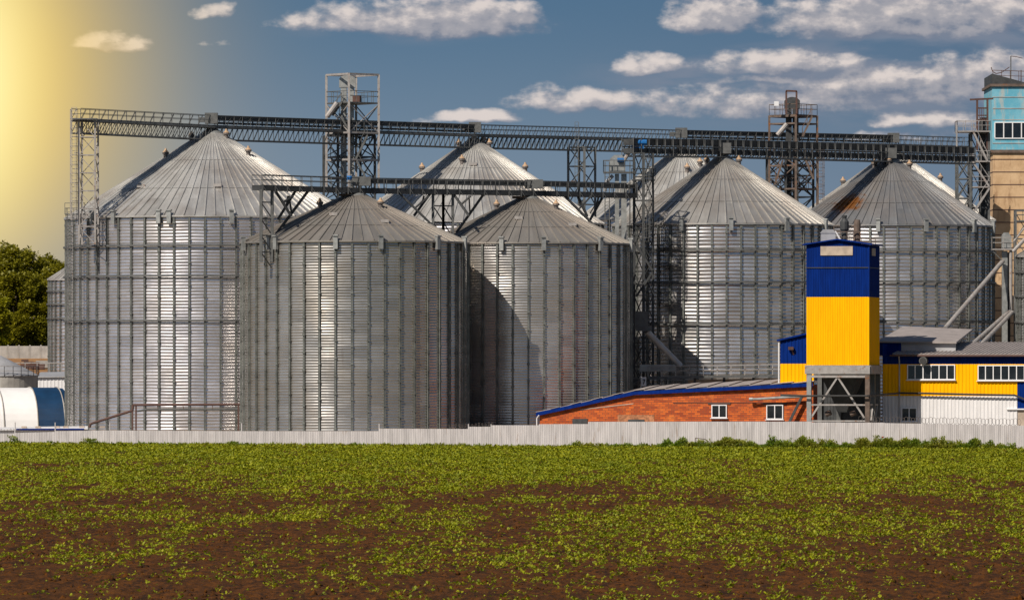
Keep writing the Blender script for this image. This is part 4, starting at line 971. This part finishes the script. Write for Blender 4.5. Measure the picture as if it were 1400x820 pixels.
m = MB(); railing(m, (xL, d, zp-.9), (xL+9, d, zp-1.2), 1.3, 1.0, .06); m.build('roof_railing', M_brown, OB)
AN = thing('antenna_mast', at(1382, 118, d), 'thin antenna mast on the roof of the old concrete building', 'antenna')
MB().bar(at(1382, 118, d+1), at(1382, 77, d+1), .12).build('mast', M_mid, AN)
m = MB(); m.tube([at(1382, 77, d+1), at(1390, 78, d+1), at(1398, 80, d+1)], .04); m.tube([at(1355, 92, d+1), at(1357, 98, d+1), at(1362, 101, d+1), at(1370, 99, d+1), at(1380, 92, d+1)], .05); m.bar(at(1396, 118, d+1), at(1396, 96, d+1), .1); m.build('cable', M_brown, AN)

# grain elevator with slanting pipes in front of old building
d = 655
GE = thing('bucket_elevator', (X(1374, d), d, 0), 'slim pale bucket elevator with slanting pipes before the old concrete building', 'elevator')
MB().box((X(1373.5, d), d, Z(343, d)/2), (.58, .6, Z(343, d))).build('casing', M_steel, GE)
m = MB(); m.prism([at(1370, 341, d-.5), at(1370, 322, d-.5), at(1373, 318, d-.5), at(1379, 318, d-.5), at(1383, 324, d-.5), at(1383, 341, d-.5)], (0, 1, 0)); m.build('elevator_head', M_steel, GE)
platform(GE, [(X(1356, d), d-1), (X(1386, d), d-1), (X(1386, d), d+1), (X(1356, d), d+1)], Z(342, d), M_light, 0, 1.2)
m = MB(); m.bar(at(1358, 344, d-1), at(1371, 357, d-1), .1); m.build('brace', M_mid, GE)
MB().tube([at(1383, 340, d-.6), at(1382, 344, d-.6), at(1382, 427, d-.6)], .19, 10).build('down_pipe', M_light, GE)
MB().tube([at(1371, 357, d-.7), at(1292, 449, d-14)], .24, 12).build('slanting_pipe', M_light, GE)
MB().tube([at(1381, 425, d-.7), at(1325, 474, d-14)], .22, 12).build('slanting_pipe', M_light, GE)
MB().tube([at(1384, 427, d-1.2), at(1338, 474, d-14)], .22, 12).build('slanting_pipe', M_light, GE)
m = MB(); m.box(at(1294, 455, d-14), (.5, .5, .8)); m.build('outlet_box', M_dark, GE)
m = MB(); m.bar((X(1387, d), d, 0), at(1387, 308, d), .14); m.bar((X(1379.5, d), d+.5, 0), at(1379.5, 345, d+.5), .3); m.build('post', M_dark, GE)
d = 652
RF = thing('pipe_rack', (X(1392, d), d, 0), 'steel rack of pipes and platforms at the right edge beside the concrete building', 'rack')
cs = [(X(1389, d), d), (X(1412, d), d), (X(1412, d), d+2), (X(1389, d), d+2)]; lattice(RF, cs, 0, Z(288, d), 3.0, .16, .08, M_mid, 'Z')
platform(RF, cs, Z(303, d), M_mid, .05, 1.1)
m = MB(); m.tube([at(1385, 344, d-1), at(1402, 326, d-1)], .2, 10); m.tube([at(1386, 330, d), at(1400, 312, d)], .1, 8); m.build('pipe', M_light, RF)
S9 = silo('small silo at the right edge, only its left flank showing', 1412, 652, 21, 349, 338, 20, .30, (372, 405, 440), (), (), capr=.3, name='small_silo')[0]

# ------------------------------------------------------------------ far left yard
S10 = silo('small distant silo just left of the largest one, in front of the trees', 112, 800, 45, 381, 352, 30, .45, (398, 416, 435), (), (), z0=4.5, capr=.3, name='small_silo')[0]
S10['group'] = S9['group'] = 'small silos'
d = 690
TK = thing('storage_tank', (X(-2, d), d, 0), 'squat grey tank with conical lid and railing at the left edge', 'tank')
xt = X(-2, d); rt = 54*d/F
m = MB(); m.lathe((xt, d, 0), [(rt, 0), (rt, Z(514, d))], 40); m.build('wall', M_conc, TK)
m = MB(); m.lathe((xt, d, Z(514, d)), [(rt+.1, 0), (rt+.1, .1), (.3, 2.3)], 40); m.build('lid', M_pipe, TK)
m = MB(); 
for k in range(28):
    a, b = 2*math.pi*k/28, 2*math.pi*(k+1)/28; railing(m, polar((xt, d), rt+.1, a, Z(514, d)), polar((xt, d), rt+.1, b, Z(514, d)), 1.1, 5, .06)
m.build('railing', M_light, TK)
d = 705
SH = thing('grey_shed', (X(72, d), d, 0), 'low pale grey shed beside the squat tank', 'shed')
m = MB(); m.corr((X(50, d), d), (X(110, d), d), 0, Z(516, d), .4, .04); m.prism([(X(50, d), d+.1, 0), (X(110, d), d+.1, 0), (X(110, d), d+.1, Z(516, d)), (X(50, d), d+.1, Z(516, d))], (0, 6, 0)); m.build('wall', M_white, SH)
m = MB(); m.prism([at(49, 516, d-.3), at(111, 515, d-.3), at(111, 515, d-.3)+Vector((0, 7, .5)), at(49, 516, d-.3)+Vector((0, 7, .5))], (0, 0, .12)); m.build('roof', M_pipe, SH)
d = 780
RL = thing('railing', at(70, 505, d), 'pale railing along the top of the orange earth bank', 'railing')
m = MB(); z_ = float(terrain(X(40, d), d)); railing(m, (X(18, d), d, z_), (X(100, d), d, z_), Z(497, d)-z_+.1, 1.5, .10); m.build('rails', M_light, RL)
m = MB(); d = 785; 
EX = None
for i, (px, py, ln) in enumerate(((48, 491, 2.6), (60, 492, 3.0), (36, 492, 1.6))):
    q = at(px, py, 842+i*2); q.z = float(terrain(q.x, q.y))
    eb = MB(); eb.box(q+Vector((0, 0, .2)), (ln, .5, .35)); eb.box(q+Vector((.3, .1, .55)), (ln*.8, .5, .3)); eb.box(q+Vector((-.2, .0, .85)), (ln*.6, .4, .28))
    tag(eb.build('timber_stack', M_brown if i != 1 else M_conc), ('dark timber stack on the earth bank near the concrete wall', 'pale slab stack on the earth bank near the concrete wall', 'smallest dark timber stack, leftmost on the earth bank')[i], 'stack', 'stacks on the earth bank')
CW = thing('concrete_wall', at(40, 490, 862), 'pale concrete panel wall in front of the left trees', 'wall')
d = 862
for i in range(-3, 9):
    x0 = X(-4+i*15, d); q = Vector((x0, d, 0)); zt_ = float(terrain(x0, d))
    MB().box((x0+.72, d, zt_+.78), (1.36, .12, 1.8)).build('panel', M_conc, CW); MB().box((x0, d, zt_+.85), (.18, .2, 1.95)).build('post', M_conc, CW)
# tent hangar
al_ = R(14.6); ux = Vector((math.cos(al_), math.sin(al_), 0)); vy = Vector((-math.sin(al_), math.cos(al_), 0)); d = 640
TG = thing('tent_hangar', (X(30, d), d, 0), 'white and dark blue arched tent hangar behind the fence', 'hangar')
HT = Z(529.5, d); RADX = 5.2
def vault(p0, p1, mat, rr, name):
    a0 = Vector((X(p0, d), d+(p0-30)*.02, 0)); a1 = Vector((X(p1, d), d+(p1-30)*.02, 0)); m = MB(); n_ = 24
    P = []
    for q in (a0, a1):
        for k in range(n_+1): t_ = math.pi*k/n_; P.append(q-vy*math.cos(t_)*RADX*rr+Vector((0, 0, (math.sin(t_)**.8)*HT*rr)))
    m.add(P, [(k, k+1, n_+2+k, n_+1+k) for k in range(n_)]+[tuple(range(n_+1)), tuple(range(2*n_+1, n_, -1))]); m.build(name, mat, TG, smooth=False)
vault(-90, -5, M_tentw, 1, 'white_cover'); vault(-5.0, 40, M_tentw, .995, 'white_cover'); vault(40, 76, M_tentb, 1.0, 'blue_cover'); vault(76, 83, M_tentb, .985, 'blue_cover')
m = MB()
for p_ in (-5, 40, 76): 
    q = Vector((X(p_, d), d+(p_-30)*.02, 0)); pr = None
    pts = [q-vy*math.cos(math.pi*k/24)*RADX*1.01+Vector((0, 0, math.sin(math.pi*k/24)**.8*HT*1.01)) for k in range(25)]; m.tube(pts, .06, 6)
m.build('seam', M_conc, TG)
# low white shed behind the fence
d = 585
LS = thing('low_shed', (X(70, d), d, 0), 'low white shed roof with thin blue edge just above the fence', 'shed')
m = MB(); m.box(((X(-30, d)+X(118, d))/2, d+2, Z(588, d)/2), (X(118, d)-X(-30, d), 4, Z(588, d))); m.build('wall', M_white, LS)
m = MB(); m.prism([at(-35, 588.5, d-.3), at(120, 586.5, d-.3), at(120, 583.5, d+4), at(-35, 585.5, d+4)], (0, 0, .1)); m.build('roof', M_white, LS)
m = MB(); m.bar(at(22, 586.6, d-.4), at(115, 586.4, d-.4), .14); m.build('blue_edge', M_blue, LS)
m = MB()
for px in (33, 52, 78, 90, 112, 140): m.box(at(px, 583.6, d+1), (.5, .4, .18))
m.build('roof_bracket', M_rag, LS)

# ------------------------------------------------------------------ fence
FN = thing('sheet_fence', (0, fence_y(0), 0), 'long pale corrugated sheet metal fence along the far edge of the field', 'fence')
secs = [(-80, 20, 592, 592), (20, 75, 591.5, 590), (75, 150, 589, 588), (150, 330, 588, 589), (330, 518, 589, 589), (518, 640, 585.5, 586), (640, 671, 583, 583), (671, 737, 581, 581),
        (737, 804, 579.5, 579.3), (804, 980, 576.3, 576), (980, 1110, 576, 576), (1110, 1210, 577, 577.5), (1210, 1300, 578, 579.5), (1300, 1400, 579.5, 581.5), (1400, 1500, 582, 583)]
def fpt(px):
    k = (px-700)/F; m_ = (531.3-567.8)/(44.2+47.3); b = 567.8+47.3*m_; y = b/(1-m_*k); return Vector((k*y, y, 0))
for x0, x1, ya_, yb_ in secs:
    P, Q = fpt(x0), fpt(x1); m = MB(); m.corr(P, Q, 0.02, Z(ya_, P.y), .17, .03, None, Z(yb_, Q.y)); m.build('panel', M_fence, FN)
u_ = (fpt(1400)-fpt(0)).normalized(); n_ = Vector((u_.y, -u_.x, 0))
for x0 in [s[0] for s in secs][1:]:
    P = fpt(x0); zt_ = Z(580, P.y); MB().box(P-n_*.09+Vector((0, 0, 1.05)), (.08, .08, 2.1), u_).build('post', M_fence, FN)
m = MB(); 
for x0, x1, ya_, yb_ in secs: P, Q = fpt(x0), fpt(x1); m.bar(P-n_*.05+Vector((0, 0, Z(ya_, P.y)-.3)), Q-n_*.05+Vector((0, 0, Z(yb_, Q.y)-.3)), .05); 
m.build('rail', M_fence, FN)
def coil(px0, px1, ytop, label, r_=.24):
    P, Q = fpt(px0), fpt(px1); Lc = (Q-P).length; n__ = int(Lc/.32*12); pts = []
    for i in range(n__+1):
        t_ = i/n__; q = P.lerp(Q, t_)-n_*.1; a = i*2*math.pi/12; pts.append(q+Vector((0, 0, Z(np.interp(px0+(px1-px0)*t_, [px0, px1], ytop), q.y)+r_*.8+r_*math.sin(a)+.05*math.sin(i*.37)))+u_*(r_*.9*math.cos(a)))
    m = MB(); m.tube(pts, .012, 4); o_ = m.build('barbed_wire', M_wire); tag(o_, label, 'barbed wire', 'coils of barbed wire on the fence'); return o_
coil(1175, 1395, (577.5, 581), 'long barbed wire coil on the fence before the white hall wall', .30)
coil(608, 674, (585, 582), 'short barbed wire coil on the fence before the two front silos', .16)
coil(0, 30, (591, 590), 'short barbed wire coil at the far left end of the fence', .16)
# weeds on the fence line
pts = []; szs = []
def weeds(p0, p1, n_, h, jit=1.0):
    for i in range(n_):
        px = random.uniform(p0, p1); P = fpt(px)+n_v*(.3+random.random()*1.1*jit); hh = h*(.12+1.05*vn(px)**1.6)
        for k in range(4): pts.append((P.x+random.gauss(0, .12), P.y+random.gauss(0, .1), random.random()*hh)); szs.append(random.uniform(.12, .24))
n_v = n_; _r = np.random.default_rng(9).random(400)
def vn(px): i = int(px/5.3) % 399; f = px/5.3-int(px/5.3); return float(_r[i]*(1-f)+_r[i+1]*f)
weeds(905, 955, 260, .85); weeds(955, 985, 60, .6); weeds(980, 1010, 220, 1.05); weeds(1010, 1060, 170, .6); weeds(1060, 1200, 950, .95); weeds(1180, 1300, 900, 1.0); weeds(1300, 1390, 480, .75)
for a_, b_, n__, h_ in ((788, 796, 22, .8), (800, 812, 30, .5), (818, 835, 20, .35), (838, 870, 30, .25), (870, 900, 30, .3), (18, 26, 12, .9), (60, 70, 6, .4), (118, 135, 24, .45), (318, 326, 18, .4), (520, 530, 8, .25), (-60, 1450, 700, .16)): weeds(a_, b_, n__, h_, .6)
tag(leaves(np.array(pts), np.array(szs), (.3, 1.45), 'weeds', M_weed, 6, .1, seed=8, aspect=.4), 'green weeds growing along the foot of the fence', 'weeds', kind='stuff')
PP = thing('poppy_flower', fpt(1214)+n_*1.4, 'single red poppy in the weeds below the fence', 'flower')
P = fpt(1214)+n_*1.4; MB().bar(P, P+Vector((0, 0, 1.05)), .02).build('stem', M_weed, PP); MB().lathe(P+Vector((0, 0, 1.05)), [(.02, 0), (.09, .06), (.11, .12)], 8).build('petals', M_poppy, PP)
P = fpt(955)+n_*.8; Q = fpt(968)+n_*.8; GF = thing('pipe_hoop', P, 'small rusty pipe hoop standing in the weeds before the fence', 'pipe')
m = MB(); m.tube([P, P+Vector((0, 0, .95)), Q+Vector((0, 0, .85)), Q+Vector((.4, 0, .6))], .035, 6); m.build('pipe', M_rust, GF)

# ------------------------------------------------------------------ trees behind the left yard
def tree(px, d, ytop, wpx, label, mat, seed, ybase=None):
    r = np.random.default_rng(seed); x = X(px, d); zb = float(terrain(x, d)); H = Z(ytop, d)-zb; Wd = wpx*d/F/2
    root = thing('broadleaf_tree', (x, d, zb), label, 'tree', 'trees behind the left yard')
    m = MB(); th = H*.55; seg = 5
    prof = [(.42*(1-.6*i/seg), th*i/seg) for i in range(seg+1)]; m.lathe((x, d, zb), prof, 9)
    for k in range(6):
        a = r.uniform(0, 6.28); z_ = zb+th*r.uniform(.35, .95); e = Vector((x+math.cos(a)*Wd*.6, d+math.sin(a)*Wd*.6, z_+H*.22)); m.bar((x, d, z_), e, .22, .22, 6)
    m.build('trunk', M_bark, root)
    C = []; S = []
    nl = 26
    for k in range(nl):
        h = r.uniform(.10, .93); w_ = Wd*math.sqrt(max(.05, 1-((h-.48)/.56)**2)); a = r.uniform(0, 6.28); q = r.uniform(.25, .85)
        c = np.array([x+math.cos(a)*w_*q, d+math.sin(a)*w_*q, zb+H*h]); rad = Wd*r.uniform(.30, .52); rad = min(rad, (zb+H-c[2])*1.05+.3)
        n = 560; v = r.normal(size=(n, 3)); v /= np.linalg.norm(v, axis=1)[:, None]; rr = rad*(r.random(n)**.35)
        nn_ = 1+.35*np.sin(v[:, 0]*5+k)*np.sin(v[:, 2]*6+k*2)
        p = c+v*(rr*nn_)[:, None]*np.array([1, 1, .8]); C.append(p); S.append(r.uniform(.22, .5, n))
    C = np.concatenate(C); S = np.concatenate(S)
    leaves(C, S, (-.6, 1.2), 'crown', mat, 2, .0, root, seed+50, .8)
TL = [(-46, 905, 338, 84, 'tree at the left frame edge behind the concrete wall, mostly out of view', M_tree1), (4, 915, 333, 78, 'tall dark green tree, leftmost of the row above the concrete wall', M_tree1),
      (42, 925, 341, 76, 'dark rounded tree, second from the left above the concrete wall', M_tree1), (80, 915, 357, 66, 'shorter dark tree half hidden behind the small distant silo', M_tree1),
      (24, 890, 372, 66, 'lower bushy tree in front of the tall dark trees', M_tree1), (62, 893, 385, 60, 'low dark tree right behind the concrete wall beside the small silo', M_tree1),
      (-8, 880, 408, 42, 'pale yellow-green young tree at the left edge', M_tree2), (-12, 935, 346, 80, 'dark tree behind the leftmost tall tree', M_tree1), (62, 940, 350, 70, 'dark tree filling the gap behind the rounded tree', M_tree1),
      (6, 893, 400, 70, 'low dark bush tree beside the pale young tree', M_tree1), (44, 888, 415, 56, 'lowest dark tree right behind the middle of the concrete wall', M_tree1)]
for i, (px, d_, yt, wp, lb, mt) in enumerate(TL): tree(px, d_, yt, wp, lb, mt, 20+i)
